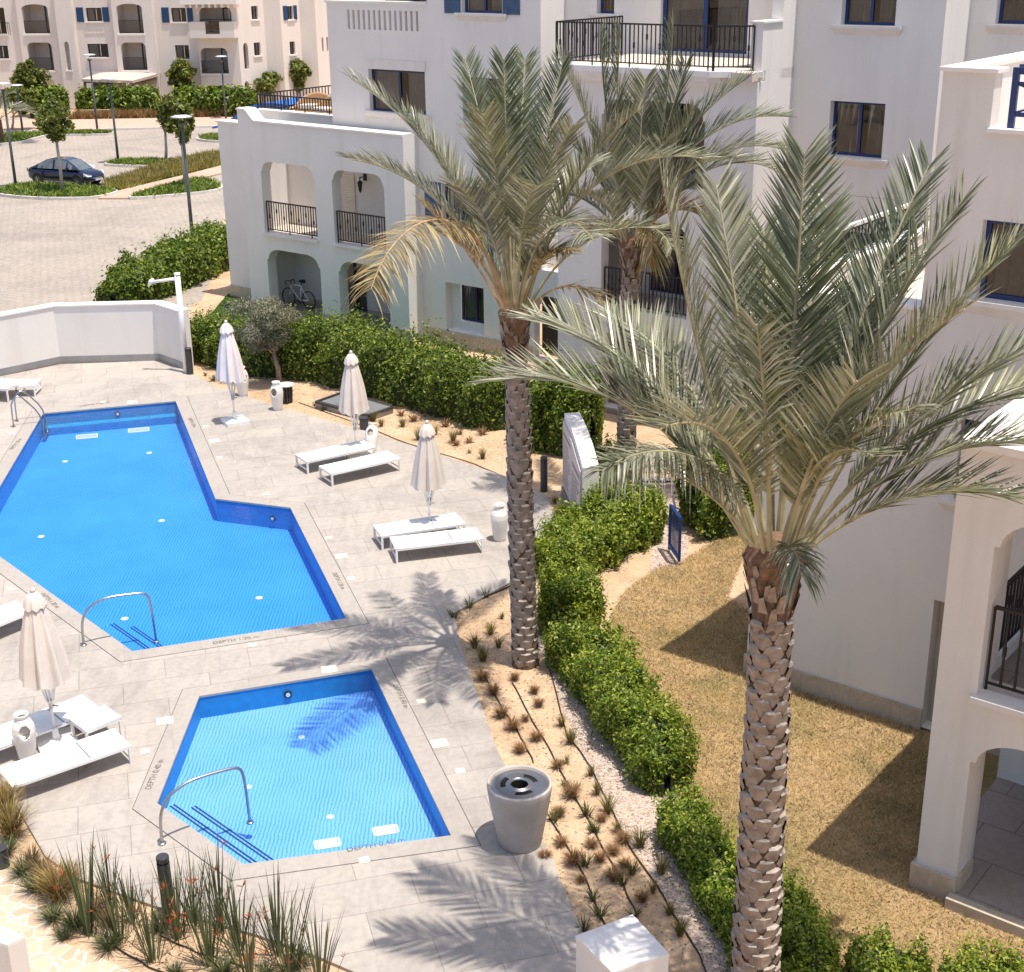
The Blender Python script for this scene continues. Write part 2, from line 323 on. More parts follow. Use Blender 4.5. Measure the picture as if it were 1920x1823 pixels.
    def slab(s, outer, holes, d, t, mi=0, reveal=None):     # upright wall: outline in (s, z), front face at depth d
        loops = [outer]+list(holes); flat = [p for l in loops for p in l]; n = len(flat)
        tris = tessellate_polygon([[Vector((p[0], p[1], 0)) for p in l] for l in loops])
        vs = [(p[0], d, p[1]) for p in flat]+[(p[0], d+t, p[1]) for p in flat]
        fs = [tuple(q) for q in tris]+[(a+n, c+n, b+n) for a, b, c in tris]; o = 0
        for l in loops:
            k = len(l)
            for i in range(k): a, b = o+i, o+(i+1) % k; fs.append((a, b, b+n, a+n))
            o += k
        return s.add(vs, fs, mi)
    def build(s, name, mats, parent=None, smooth=False, origin=None):
        v = np.array(s.v, dtype=np.float32)
        if origin is not None: v = v-np.array(origin, dtype=np.float32)
        me = bpy.data.meshes.new(name); me.from_pydata(v.tolist(), [], s.f)
        for m_ in (mats if isinstance(mats, (list, tuple)) else [mats]): me.materials.append(m_)
        if s.m: me.polygons.foreach_set('material_index', s.m)
        if smooth: me.polygons.foreach_set('use_smooth', [True]*len(me.polygons))
        me.update()
        o = bpy.data.objects.new(name, me); COL.objects.link(o)
        if parent: o.parent = parent
        elif origin is not None: o.location = origin
        return o
def quads(name, verts, mats, parent=None, origin=None, nper=4, faces=None):
    v = np.asarray(verts, dtype=np.float32).reshape(-1, 3)
    if origin is not None: v = v-np.array(origin, dtype=np.float32)
    me = bpy.data.meshes.new(name); nv = len(v)
    if faces is None: faces = np.arange(nv).reshape(-1, nper)
    faces = np.asarray(faces); nf, k = faces.shape
    me.vertices.add(nv); me.vertices.foreach_set('co', v.ravel())
    me.loops.add(nf*k); me.loops.foreach_set('vertex_index', faces.ravel().astype(np.int32))
    me.polygons.add(nf); me.polygons.foreach_set('loop_start', np.arange(0, nf*k, k, dtype=np.int32))
    me.update(calc_edges=True); me.materials.append(mats)
    o = bpy.data.objects.new(name, me); COL.objects.link(o)
    if parent: o.parent = parent
    elif origin is not None: o.location = origin
    return o
def tag(o, label, cat, group=None, kind=None):
    o['label'] = label; o['category'] = cat
    if group: o['group'] = group
    if kind: o['kind'] = kind
    return o
def struct(o, label=None, kind='structure'):
    o['kind'] = kind
    if label: o['label'] = label
    return o
def empty(name, loc, label, cat, group=None, rot=0.):
    o = bpy.data.objects.new(name, None); COL.objects.link(o); o.location = loc; o.rotation_euler = (0, 0, rot); o.empty_display_size = .3
    return tag(o, label, cat, group)
def kids(o): return [c for c in bpy.data.objects if c.parent == o]
def dup(o, parent=None):
    c = o.copy(); COL.objects.link(c)
    if parent: c.parent = parent
    for k in kids(o): dup(k, c)
    return c
def copy_to(src, loc, rot=None, label=None, group=None, scale=None):
    c = dup(src); c.location = loc
    if rot is not None: c.rotation_euler = (0, 0, rot)
    if label: c['label'] = label
    if group: c['group'] = group
    if scale: c.scale = (scale,)*3
    return c
def offset(poly, d):       # outward offset of a polygon
    a = sum(p[0]*q[1]-q[0]*p[1] for p, q in zip(poly, poly[1:]+poly[:1])); sg = 1 if a > 0 else -1; out = []; n = len(poly)
    for i in range(n):
        p0, p1, p2 = (Vector(poly[(i+k) % n]).to_2d() for k in (-1, 0, 1))
        e1 = (p1-p0).normalized(); e2 = (p2-p1).normalized()
        n1 = Vector((e1.y, -e1.x))*sg; n2 = Vector((e2.y, -e2.x))*sg
        b = (n1+n2).normalized(); out.append(tuple(p1+b*(d/max(.3, b.dot(n1)))))
    return out

# ------------------------------------------------------------------ light
SUN = Vector((1.371, -.899, 6.95)).normalized()
w = bpy.data.worlds.new("World"); scene.world = w; w.use_nodes = True; nt = w.node_tree
sky = nt.nodes.new('ShaderNodeTexSky'); sky.sky_type = 'NISHITA'; sky.sun_disc = False
sky.sun_elevation = math.asin(SUN.z); sky.sun_rotation = math.atan2(SUN.x, SUN.y); sky.air_density = 1.; sky.dust_density = 2.5; sky.ozone_density = 1.
nt.links.new(sky.outputs[0], nt.nodes['Background'].inputs[0]); nt.nodes['Background'].inputs[1].default_value = .14
sl = bpy.data.lights.new('sun', 'SUN'); sl.energy = 4.3; sl.angle = R(.5); sl.color = (1, .94, .845)
so = bpy.data.objects.new('sun', sl); COL.objects.link(so); so.rotation_euler = SUN.to_track_quat('Z', 'Y').to_euler()
scene.view_settings.view_transform = 'Standard'; scene.view_settings.look = 'None'; scene.view_settings.exposure = .4; scene.view_settings.gamma = 1
scene.cycles.max_bounces = 12; scene.cycles.transparent_max_bounces = 16; scene.cycles.diffuse_bounces = 5
scene.cycles.use_denoising = True

# ------------------------------------------------------------------ ground, pools
MAIN = [(-13.14, 37.9), (-9.62, 38.9), (-7.0, 31.17), (-5.14, 30.54), (-3.23, 24.71), (-7.08, 23.44), (-12.07, 29.08), (-14.9, 32.3), (-15.6, 34.0)]
MAIN = [(-13.14, 37.9), (-9.62, 38.9), (-7.0, 31.17), (-5.14, 30.54), (-3.23, 24.71), (-7.08, 23.44), g2(-56, 1005)]
SMALL = [(-5.5, 21.75), (-2.57, 22.69), (-.94, 17.52), (-3.89, 16.88), (-5.48, 18.45)]
MO, SO = offset(MAIN, .36), offset(SMALL, .34)
b = MB(); b.prism([(-900, -300), (900, -300), (900, 900), (-900, 900)], None, -.05, [offset(MAIN, .12), offset(SMALL, .12)]); struct(b.build('ground', M['sand']))
DECK = [g2(345, 692), g2(405, 725), g2(530, 765), g2(700, 812), g2(945, 892), g2(1025, 930), g2(1055, 1000), g2(960, 1090), g2(850, 1150),
        g2(870, 1230), g2(930, 1400), g2(1030, 1600), g2(1090, 1740), g2(1130, 1860), (-1.3, 13.2)] + \
       [g2(700, 1838), g2(600, 1795), g2(480, 1752), g2(300, 1702), g2(140, 1645), g2(85, 1605), g2(45, 1535), g2(0, 1455), (-9.4, 20.5), (-30, 20.5), (-30, 42), g2(-200, 780), g2(-60, 718), g2(114, 683), g2(299, 676)]
b = MB(); b.prism(DECK, -.04, 0, [MO, SO]); struct(b.build('pool_deck', M['deck']))

def pool(poly, outer, zf, zw, label, tm, band=False):
    cx = sum(p[0] for p in poly)/len(poly); cy = sum(p[1] for p in poly)/len(poly); org = (cx, cy, zf)
    rt = empty('swimming_pool', org, label, 'pool')
    n = len(poly); b = MB()
    b.prism(poly, None, zf)
    ob = b.build('basin_floor', tm, None, origin=org); ob.parent = rt; ob.location = (0, 0, 0)
    b = MB()
    for i in range(n):
        p, q = poly[i], poly[(i+1) % n]; b.add([(*p, zf), (*q, zf), (*q, -.035), (*p, -.035)], [(0, 1, 2, 3)], 0)
        zb = -.2 if band else -.12
        d = Vector((q[0]-p[0], q[1]-p[1])); nn = Vector((-d.y, d.x)).normalized()*.004
        b.add([(p[0]+nn.x, p[1]+nn.y, zb), (q[0]+nn.x, q[1]+nn.y, zb), (q[0]+nn.x, q[1]+nn.y, -.036), (p[0]+nn.x, p[1]+nn.y, -.036)], [(0, 1, 2, 3)], 1)
    ob = b.build('basin_wall', [M['tilewall'], M['band']], None, origin=org); ob.parent = rt; ob.location = (0, 0, 0)
    b = MB(); gap = offset(poly, .345 if outer is MO else .325)
    b.prism(gap, -.035, .004, [offset(poly, -.012)])
    ob = b.build('coping', M['coping'], None, origin=org); ob.parent = rt; ob.location = (0, 0, 0)
    b = MB(); b.prism(outer, None, -.012, [gap]); ob = b.build('deck_joint', M['joint'], None, origin=org); ob.parent = rt; ob.location = (0, 0, 0)
    b = MB(); b.prism(offset(poly, -.002), None, zw)
    struct(b.build('water', M['water']))
    return rt, org
def kid(b, name, mats, rt, org, smooth=False):
    o = b.build(name, mats, None, smooth, origin=org); o.parent = rt; o.location = (0, 0, 0); return o
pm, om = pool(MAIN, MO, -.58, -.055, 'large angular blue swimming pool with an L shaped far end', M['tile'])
# ledge along the far wall, entry steps, floor inlets and gratings
b = MB(); p, q = Vector(MAIN[0]), Vector(MAIN[1]); d = (q-p).normalized(); n = Vector((d.y, -d.x))
b.add([(*(p), -.36), (*(q), -.36), (*(q+n*.3), -.36), (*(p+n*.3), -.36), (*(q+n*.3), -.58), (*(p+n*.3), -.58)], [(0, 1, 2, 3), (3, 2, 4, 5)]); kid(b, 'bench_ledge', M['tilewall'], pm, om)
def steps(corner, along, inn, length, w1, w2, rt, org, ztop, zf, tm):
    a = Vector(corner); u = Vector(along).normalized(); v = Vector(inn).normalized(); b = MB()
    for (w0, z, zb) in ((w1, ztop, ztop-.2), (w1+w2, ztop-.2, zf)):
        q = [a, a+u*length, a+u*length+v*w0, a+v*w0]; b.add([(*p, z) for p in q]+[(*p, zb) for p in q], [(0, 1, 2, 3), (2, 3, 7, 6), (1, 2, 6, 5)], 0)
        for k in (.03, .09):
            p0, p1 = a+v*(w0-k), a+u*length+v*(w0-k); b.bar((*p0, z+.003), (*p1, z+.003), .028, 1, .006)
    kid(b, 'entry_steps', [tm, M['stepline']], rt, org)
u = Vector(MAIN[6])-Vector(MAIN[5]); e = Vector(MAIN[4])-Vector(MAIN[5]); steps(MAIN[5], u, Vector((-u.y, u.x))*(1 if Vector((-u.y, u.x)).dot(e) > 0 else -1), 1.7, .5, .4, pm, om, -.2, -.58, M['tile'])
def grate(rt, org, c, ang, z, sx=.55, sy=.32):
    b = MB(); x, y = c
    for k in (-1, 1):
        b.obox((x-math.sin(ang)*k*sy/2, y+math.cos(ang)*k*sy/2, z), sx, .035, .012, ang); b.obox((x+math.cos(ang)*k*sx/2, y+math.sin(ang)*k*sx/2, z), .035, sy, .012, ang)
    for k in range(6):
        o = -.4+k*.16; b.obox((x-math.sin(ang)*o*sy, y+math.cos(ang)*o*sy, z+.001), sx-.06, .02, .008, ang)
    kid(b, 'floor_grating', M['white'], rt, org)
def inlet(rt, org, c, z, r=.075):
    b = MB(); b.lathe([(0, .012), (r*.4, .014), (r*.45, .008), (r, .01), (r, 0)], 16, (*c, z)); kid(b, 'floor_inlet', M['white'], rt, org)
zf = -.58
for x, y in ((163, 819), (260, 807)): grate(pm, om, g2(x, y, zf), R(15), zf+.003)
for x, y in ((122, 866), (280, 850), (77, 1007), (303, 977), (486, 1122), (234, 1161)): inlet(pm, om, g2(x, y, zf), zf+.003)
def walllight(rt, org, poly, i, f, z):
    p, q = Vector(poly[i]), Vector(poly[(i+1) % len(poly)]); c = p.lerp(q, f); d = (q-p).normalized(); nn = Vector((-d.y, d.x))
    cc = sum((Vector(t) for t in poly), Vector((0, 0)))/len(poly)
    if nn.dot(cc-c) < 0: nn = -nn
    b = MB(); a = Vector((*c, z)); b.tube([a+Vector((*nn*.002, 0)), a+Vector((*nn*.03, 0))], [.075, .07], 14, 0); b.tube([a+Vector((*nn*.03, 0)), a+Vector((*nn*.04, 0))], .04, 12, 1)
    kid(b, 'pool_light', [M['black'], M['white']], rt, org)
walllight(pm, om, MAIN, 2, .75, -.33); walllight(pm, om, MAIN, 0, .55, -.22)
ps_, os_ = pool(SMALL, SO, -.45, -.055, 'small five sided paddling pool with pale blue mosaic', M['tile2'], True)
u = Vector(SMALL[3])-Vector(SMALL[4]); e = Vector(SMALL[0])-Vector(SMALL[4]); v = Vector((-u.y, u.x)); v = v if v.dot(e) > 0 else -v
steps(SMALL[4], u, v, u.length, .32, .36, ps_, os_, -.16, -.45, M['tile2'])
zf = -.45
for x, y in ((565, 1383), (619, 1533), (465, 1477)): inlet(ps_, os_, g2(x, y, zf), zf+.003, .06)
for x, y in ((614, 1583), (723, 1558)): grate(ps_, os_, g2(x, y, zf), R(14), zf+.003, .36, .2)
walllight(ps_, os_, SMALL, 0, .5, -.25)

# lids, depth markings on the coping
big = [(248, 754), (402, 827), (640, 1043), (309, 1352), (824, 1394), (617, 1255)]
sml = [(193, 754), (22, 813), (386, 800), (412, 858), (499, 927), (616, 1009), (658, 1085), (22, 1105), (473, 1210), (273, 1409), (863, 1446), (683, 1613), (790, 1315)]
def lid(x, y, s, ang, lab, grp):
    b = MB(); c = g2(x, y, .004); b.obox((*c, .0042), s, s*.92, .006, ang, 0)
    if s > .2: b.obox((*c, .0103), .025, .025, .002, ang, 1)
    tag(b.build('drain_lid', [M['lid'], M['grey']], None, origin=(*c, 0)), lab, 'drain lid', grp)
for x, y in big: lid(x, y, .27, R(15), 'large square cream lid set flush in the grey pool surround', 'large cream lids round the pools')
for x, y in sml: lid(x, y, .15, R(15), 'small square cream lid set flush in the grey pool surround', 'small cream lids round the pools')
def textmesh(txt, size):
    c = bpy.data.curves.new('t', 'FONT'); c.body = txt; c.size = size; c.align_x = 'CENTER'; c.align_y = 'CENTER'; c.extrude = .001
    o = bpy.data.objects.new('t', c); COL.objects.link(o); bpy.context.view_layer.update()
    me = bpy.data.meshes.new_from_object(o.evaluated_get(bpy.context.evaluated_depsgraph_get())); bpy.data.objects.remove(o); return me
tm1, tm2 = textmesh('DEPTH 1.20 m', .14), textmesh('DEPTH 0.40 m', .14)
for me in (tm1, tm2): me.materials.append(M['engrave'])
def marking(me, a, bpx, rt, org):
    p, q = Vector(g(*a)), Vector(g(*bpx)); c = (p+q)/2; d = q-p
    o = bpy.data.objects.new('depth_marking', me); COL.objects.link(o); o.parent = rt; o.location = (c.x-org[0], c.y-org[1], .007-org[2]); o.rotation_euler = (0, 0, math.atan2(d.y, d.x))
for a, c in (((404, 1206), (480, 1195)), ((627, 1076), (643, 1104)), ((355, 784), (366, 802)), ((86, 1120), (101, 1133)), ((22, 842), (37, 825)), ((168, 760), (186, 757))): marking(tm1, a, c, pm, om)
for a, c in (((279, 1478), (301, 1428)), ((657, 1594), (752, 1576)), ((743, 1289), (760, 1323))): marking(tm2, a, c, ps_, os_)

# lawns, gravel, paths
def smooth_poly(pts, n=5):
    out = []; k = len(pts)
    for i in range(k):
        p0, p1, p2, p3 = (Vector(pts[(i+j) % k]) for j in (-1, 0, 1, 2))
        for t in range(n):
            t /= n; out.append(tuple(.5*((2*p1)+(p2-p0)*t+(2*p0-5*p1+4*p2-p3)*t*t+(3*p1-p0-3*p2+p3)*t**3)))
    return out
LAWN = [g2(1145, 1150), g2(1172, 1105), g2(1205, 1082), g2(1236, 1060), g2(1268, 1058), g2(1296, 1040), g2(1325, 1022), g2(1360, 1005), g2(1420, 990), (4.2, 25.5), (7, 21.5), (9, 18), (14, 16.5), (14, 9), (2.6, 10), g2(1480, 1890), g2(1380, 1720), g2(1270, 1500), g2(1190, 1330)]
b = MB(); b.prism(LAWN, None, -.042); struct(b.build('dry_lawn', M['lawn']))
GRAV = [g2(1000, 1180), g2(1080, 1180), g2(1190, 1330), g2(1270, 1500), g2(1380, 1720), g2(1440, 1900), g2(1360, 1900), g2(1305, 1770), g2(1215, 1625), g2(1120, 1480), g2(1040, 1290)]
b = MB(); b.prism(GRAV, None, -.046); struct(b.build('gravel_strip', M['gravel']))
TURF = [g2(350, 640), (-10.6, 52.5), (-2.5, 44.3), (1.5, 41), (2, 37), (-5.5, 41.0), (-9.4, 43.5)]
b = MB(); b.prism(TURF, None, -.044); struct(b.build('green_lawn', M['turf']))
PATH = [g2(-40, 1590), g2(40, 1640), g2(110, 1760), g2(190, 1792), g2(300, 1840), g2(420, 1900), g2(-200, 1990), g2(-300, 1700)]
b = MB(); b.prism(PATH, None, -.043); struct(b.build('flagstone_path', M['flag']))
PATH2 = smooth_poly([g2(1218, 1060), g2(1236, 960), g2(1190, 900), g2(1250, 890), g2(1282, 950), g2(1290, 1030), g2(1262, 1068)])
b = MB(); b.prism(PATH2, None, -.045); struct(b.build('garden_path', M['gravel']))
CARP = [(-90, 38), (-22, 38), (-16.5, 41.2), (-14.3, 43.25), (-11.2, 43.6), (-12.4, 47), (-11.4, 51.5), (-12, 58), (-14, 70), (-10, 112), (-90, 112)]
b = MB(); b.prism(CARP, None, -.047); struct(b.build('car_park', M['paver']))
FARW = [(-90, 101.5), (-36, 102.6), (-20, 104.6), (-5, 105.5), (-5, 111), (-40, 109.6), (-90, 109)]
b = MB(); b.prism(FARW, -.05, .06); struct(b.build('far_pavement', [M['pinkpave']]))
b = MB()
for p, q in zip(FARW[:3], FARW[1:4]): b.bar((*p, -.0), (*q, -.0), .16, 0, .22)
struct(b.build('pavement_kerb', M['kerb']))
def blades(poly, n, h, wd, m, name, parent=None, z=-.04, seed=1, lean=.5, clump=0):
    rs = np.random.RandomState(seed); P = np.array(poly); lo, hi = P.min(0), P.max(0); pts = []
    while len(pts) < n:
        q = rs.uniform(lo, hi, (n*2, 2)); x, y = q[:, 0], q[:, 1]; ins = np.zeros(len(q), bool)
        for i in range(len(P)):
            x1, y1 = P[i]; x2, y2 = P[i-1]
            c = ((y1 > y) != (y2 > y)) & (x < (x2-x1)*(y-y1)/(y2-y1+1e-12)+x1); ins ^= c
        q = q[ins]
        if clump: f = np.sin(q[:, 0]*clump)*np.sin(q[:, 1]*clump*.83+1)+np.sin(q[:, 0]*clump*.31+q[:, 1]*clump*.27); q = q[f > rs.uniform(-1.6, .6, len(q))]
        pts += list(q)
    q = np.array(pts[:n]); a = rs.uniform(0, 2*np.pi, n); hh = h*rs.uniform(.5, 1.3, n); le = rs.normal(0, lean, (n, 2))*hh[:, None]
    wv = np.stack([np.cos(a), np.sin(a)], 1)*wd*rs.uniform(.6, 1.4, n)[:, None]
    v = np.zeros((n, 3, 3)); v[:, 0, :2] = q-wv; v[:, 1, :2] = q+wv; v[:, 2, :2] = q+le; v[:, :2, 2] = z; v[:, 2, 2] = z+hh
    o = quads(name, v, m, parent, nper=3); o['kind'] = 'stuff'; return o
struct(blades([g2(1140, 1155), g2(1170, 1104), g2(1236, 1056), g2(1266, 1055), g2(1325, 1018), g2(1420, 986), (4.3, 25.6), (6.8, 20.6), (5.9, 16.2), (8.4, 14.2), (8.4, 11), (3.2, 12.6), g2(1380, 1720), g2(1270, 1500), g2(1190, 1330)], 80000, .06, .0055, M['lawnblade'], 'dry_grass', z=-.042, lean=.9), None, 'stuff')
struct(blades([g2(350, 640), (-10.6, 52.3), (-5, 46.3), (-5.8, 43.5), (-9.4, 44.0)], 14000, .06, .012, M['turfblade'], 'green_grass', z=-.044, lean=.5, seed=4), None, 'stuff')

def island(pts, label, cov='cover', seed=1):
    sp = smooth_poly(pts); cx = sum(p[0] for p in sp)/len(sp); cy = sum(p[1] for p in sp)/len(sp); org = (cx, cy, -.047)
    rt = empty('planting_island', org, label, 'planting island')
    b = MB(); b.prism(offset(sp, .16), -.05, .1, [sp]); kid(b, 'kerb', M['kerb'], rt, org)
    b = MB(); b.prism(sp, None, .07); kid(b, 'soil', M[cov], rt, org)
    o = blades([(p[0]-cx, p[1]-cy) for p in sp], int(900+300*seed % 700)+1800, .22, .06, M['hedge'], 'ground_cover', rt, z=.1, seed=seed, lean=.8); o.location = (0, 0, 0)
    return rt
island([(-27.3, 76.2), (-26.83, 78.6), (-25.3, 78.55), (-23.0, 77.6), (-21.5, 76.9), (-20.9, 75.6), (-21.95, 74.2), (-24.84, 74.5)], 'kerbed green planting island in front of the navy car', seed=2)
island([(-19.6, 74.25), (-18.24, 78.4), (-17.1, 80.0), (-15.6, 77.53), (-15.79, 75.9), (-18.0, 74.5)], 'kerbed green island at the foot of the slender tree beside the pink path', seed=3)
island([(-23.9, 86.1), (-23.15, 87.6), (-20.8, 87.3), (-19.5, 86.3), (-20.2, 85.1)], 'small kerbed island with a tree and a lamp post in the car park', seed=4)
island([(-40, 97.5), (-33.69, 96.3), (-32.38, 98.9), (-32.3, 102.), (-36, 101.8), (-42, 101.)], 'kerbed green island at the far left of the car park', seed=5)
island([(-31.9, 101.8), (-28.2, 101.7), (-28.0, 100.9), (-31.2, 100.9)], 'narrow far green island at the foot of a lamp post', seed=6)
island([(-20.8, 97.6), (-20.3, 99.5), (-17, 100), (-16, 96.5), (-19.0, 96.2)], 'green island beside the corner of the white building', seed=7)
b = MB(); b.prism([(-21.3, 74.1), (-19.5, 74.0), (-18.2, 78.7), (-15.5, 84.), (-16.3, 87.), (-18.3, 82.), (-20.7, 76.8)], -.05, .035); struct(b.build('pink_path', M['pinkpave']))
VEG = [(-21.9, 77.4), (-20.6, 77.0), (-18.3, 82.2), (-16.5, 87.), (-16.6, 90.), (-18.6, 90.11), (-20.2, 86.84), (-22.2, 79.2)]
b = MB(); b.prism(VEG, -.05, -.02); struct(b.build('verge', M['cover']))
struct(blades(VEG, 9000, .4, .035, M['goldgrass'], 'verge_grass', z=-.02, seed=9, lean=.4), None, 'stuff')
struct(blades(VEG, 5000, .3, .05, M['hedge2'], 'verge_plants', z=-.02, seed=10, lean=.6), None, 'stuff')
struct(blades([(-33, 110.0), (-20, 110.9), (-20, 112), (-33, 111.3)], 4000, .6, .05, M['straw'], 'dry_verge_grass', z=.0, seed=11, lean=.4), None, 'stuff')
b = MB()
for p, q in (((-22.3, 79.3), (-20.3, 86.9)), ((-20.3, 86.9), (-18.6, 90.3))): b.bar((*p, .0), (*q, .0), .15, 0, .2)
struct(b.build('verge_kerb', M['kerb']))

# ------------------------------------------------------------------ main apartment building: local frame s (along the facade), d (depth away), z
AZ = R(-38.146); EE = Vector((math.cos(AZ), math.sin(AZ))); DD = Vector((-math.sin(AZ), math.cos(AZ)))
def W(s, d, z=0.): p = EE*s+DD*d; return Vector((p.x, p.y, z))
S0, D0_ = -20., 33.
bld = empty('apartment_building', W(S0, D0_), 'long white stepped apartment building with arched loggias and blue window frames', 'building', None, AZ)
OFF = (S0, D0_, 0)
def part(b, name, mats, parent=None, smooth=False):
    v = b; o = v.build(name, mats, None, smooth, origin=OFF); o.parent = parent or bld; o.location = (0, 0, 0); return o
def rect(s0, s1, z0, z1): return [(s0, z0), (s1, z0), (s1, z1), (s0, z1)]
def arch(s0, s1, z0, sp, top, notch=.06, cv=.45):
    pts = [(s0, z0), (s1, z0), (s1, sp), (s1-notch, sp)]; K = 7; h = top-sp; cv = min(cv, (s1-s0)*.45)
    for k in range(1, K+1): a = math.pi/2*k/K; pts.append((s1-notch-(cv-notch)*(1-math.cos(a)), sp+h*math.sin(a)))
    for k in range(K, 0, -1): a = math.pi/2*k/K; pts.append((s0+notch+(cv-notch)*(1-math.cos(a)), sp+h*math.sin(a)))
    return pts+[(s0+notch, sp), (s0, sp)]
def wall(name, outer, holes, d, t=.3, m='stucco'): b = MB(); b.slab(outer, holes, d, t); return part(b, name, M[m])
def sidewall(s, d0, d1, z0, z1, t=.3, holes=(), m='stucco'):       # face towards +s at s
    b = MB((s, 0, R(90))); b.slab(rect(d0, d1, z0, z1), holes, 0, t); return part(b, 'wall', M[m])
def block(name, s0, s1, d0, d1, z0, z1, m): b = MB(); b.box(s0, d0, z0, s1, d1, z1); return part(b, name, M[m])
def window(s0, s1, z0, z1, d, rec=.16, fr='blue', sill=True, shut=None, cur='curtain', bar=.07, room=True, split=True, box=False, parent=None, partfn=part):
    dd = d+rec; b = MB()
    b.box(s0, dd, z0, s0+bar, dd+.06, z1); b.box(s1-bar, dd, z0, s1, dd+.06, z1); b.box(s0+bar, dd, z0, s1-bar, dd+.06, z0+bar); b.box(s0+bar, dd, z1-bar, s1-bar, dd+.06, z1)
    c = (s0+s1)/2
    if split: b.box(c-bar*.55, dd-.012, z0+bar, c+bar*.55, dd+.05, z1-bar)
    w_ = partfn(b, 'window', M[fr]); q = lambda b, n, m: _sub(b, n, m, w_, partfn)
    b = MB(); b.add([(s0+bar*.5, dd+.03, z0+bar*.5), (s1-bar*.5, dd+.03, z0+bar*.5), (s1-bar*.5, dd+.03, z1-bar*.5), (s0+bar*.5, dd+.03, z1-bar*.5)], [(0, 1, 2, 3)]); q(b, 'pane', M['glass'])
    b = MB(); k = 26; vs = []
    for i in range(k+1):
        t = i/k; ss = s0+.04+(s1-s0-.08)*t; gap = .04*math.sin(i*2.1)+.02*math.sin(i*.7)
        vs += [(ss, dd+.11+gap, z0+.02), (ss, dd+.11+gap, z1)]
    fs = [(2*i, 2*i+2, 2*i+3, 2*i+1) for i in range(k) if not (.46 < i/k < .6)]; b.add(vs, fs); q(b, 'curtain', M[cur])
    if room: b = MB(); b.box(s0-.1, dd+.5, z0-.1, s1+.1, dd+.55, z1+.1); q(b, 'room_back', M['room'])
    if sill:
        b = MB(); b.box(s0-.2, d-.13, z0-.07, s1+.2, d+rec, z0-.002); b.add([(s0-.2, d-.12, z0-.071), (s1+.2, d-.12, z0-.071), (s1+.13, d-.003, z0-.22), (s0-.13, d-.003, z0-.22), (s0-.2, d-.003, z0-.071), (s1+.2, d-.003, z0-.071)], [(0, 1, 2, 3), (0, 3, 4), (1, 5, 2)]); q(b, 'sill', M['sill'])
    if box: b = MB(); b.box(s0-.05, d-.04, z1+.002, s1+.05, d+.1, z1+.3); q(b, 'shutter_box', M['sill'])
    for (a0, a1) in shut or ():
        b = MB(); b.box(a0, d-.05, z0-.02, a1, d-.004, z1+.02)
        for k in range(12): z = z0+.06+k*(z1-z0-.1)/12; b.box(a0+.06, d-.058, z, a1-.06, d-.052, z+.045)
        for z in (z0+.12, z1-.15): b.box(a0+.03, d-.066, z, a0+.4*(a1-a0), d-.06, z+.04)
        q(b, 'shutter', M['shutter'])
    return w_
def _sub(b, n, m, par, partfn):
    o = partfn(b, n, m); o.parent = par; return o
def whole(s0, s1, z0, z1): return rect(s0, s1, z0, z1)
def rail(p0, p1, z0, h=1.05, sp=.115, r=.012, m='iron', parent=None, knots=True, name='railing', top=None, partfn=part):
    b = MB(); a = Vector((*p0, 0)); c = Vector((*p1, 0)); L = (c-a).length; d = (c-a)/L; up = lambda p, z: (p.x, p.y, z)
    b.bar(up(a, z0+h), up(c, z0+h), .055, 0, .04); b.bar(up(a, z0+.1), up(c, z0+.1), .03, 0, .03)
    n = max(2, int(L/sp))
    for i in range(n+1):
        p = a.lerp(c, i/n); big_ = i % 9 == 0 or i == n
        b.bar(up(p, z0 if big_ else z0+.1), up(p, z0+h), .03 if big_ else r*2, 0)
        if knots and i % 3 == 1: zz = z0+h*(.45 if i % 2 else .65); b.bar(up(p, zz), up(p, zz+.13), .042)
    return partfn(b, name, M[m])

# B : tall block left of centre
hB1 = [whole(-32.3, -29.92, 7.2, 8.5), whole(-28.42, -26.85, 7.13, 8.42), whole(-28.38, -26.85, 10.25, 11.7), whole(-29.35, -28.0, 3.82, 5.15), whole(-29.33, -27.75, .45, 2.02)]
slots = [whole(-33.1+i*.222, -33.0+i*.222, 9.68, 10.26) for i in range(14)]
wall('wall', [(-30.5, 0), (-22.7, 0), (-22.7, 2.9), (-25.46, 2.9), (-25.46, 14), (-29.75, 14), (-29.75, 10.46), (-34., 10.46), (-34., 6.2), (-30.5, 6.2)], hB1+slots+[arch(-25.75, -23.85, .1, 1.75, 2.1)], 34., .3)
b = MB(); b.box(-34.06, 33.96, 10.462, -29.752, 34.36, 10.53); part(b, 'parapet_cap', M['ledge'])
block('wall', -29.75, -29.45, 34.3, 42, 9.2, 14, 'stucco'); block('roof_terrace', -34, -29.75, 34.3, 42, 9.1, 9.3, 'floor')
block('wall', -34.0, -33.7, 34.3, 42, 6.2, 10.46, 'stucco')
sidewall(-25.46, 34.3, 35.2, 2.9, 14)
window(-32.3, -29.92, 7.2, 8.5, 34., box=True, fr='navy', cur='curtain_white'); window(-28.42, -26.85, 7.13, 8.42, 34., .3)
window(-28.38, -26.85, 10.25, 11.7, 34., shut=((-29.02, -28.42), (-26.8, -26.2)), cur='curtain_white')
window(-29.35, -28.0, 3.82, 5.15, 34., shut=((-30.05, -29.4), (-27.95, -27.3)))
block('wall', -29.6, -28.95, 34.302, 34.6, .3, 2.2, 'stucco'); block('wall', -28.95, -27.5, 34.302, 34.6, .3, .76, 'stucco')
window(-28.95, -27.75, .78, 2.0, 34.3, .06, fr='navy', sill=False)
b = MB(); b.slab(rect(-30.2, -25.8, -.06, .42), (), 33.96, .036); part(b, 'plinth', M['plinth'])
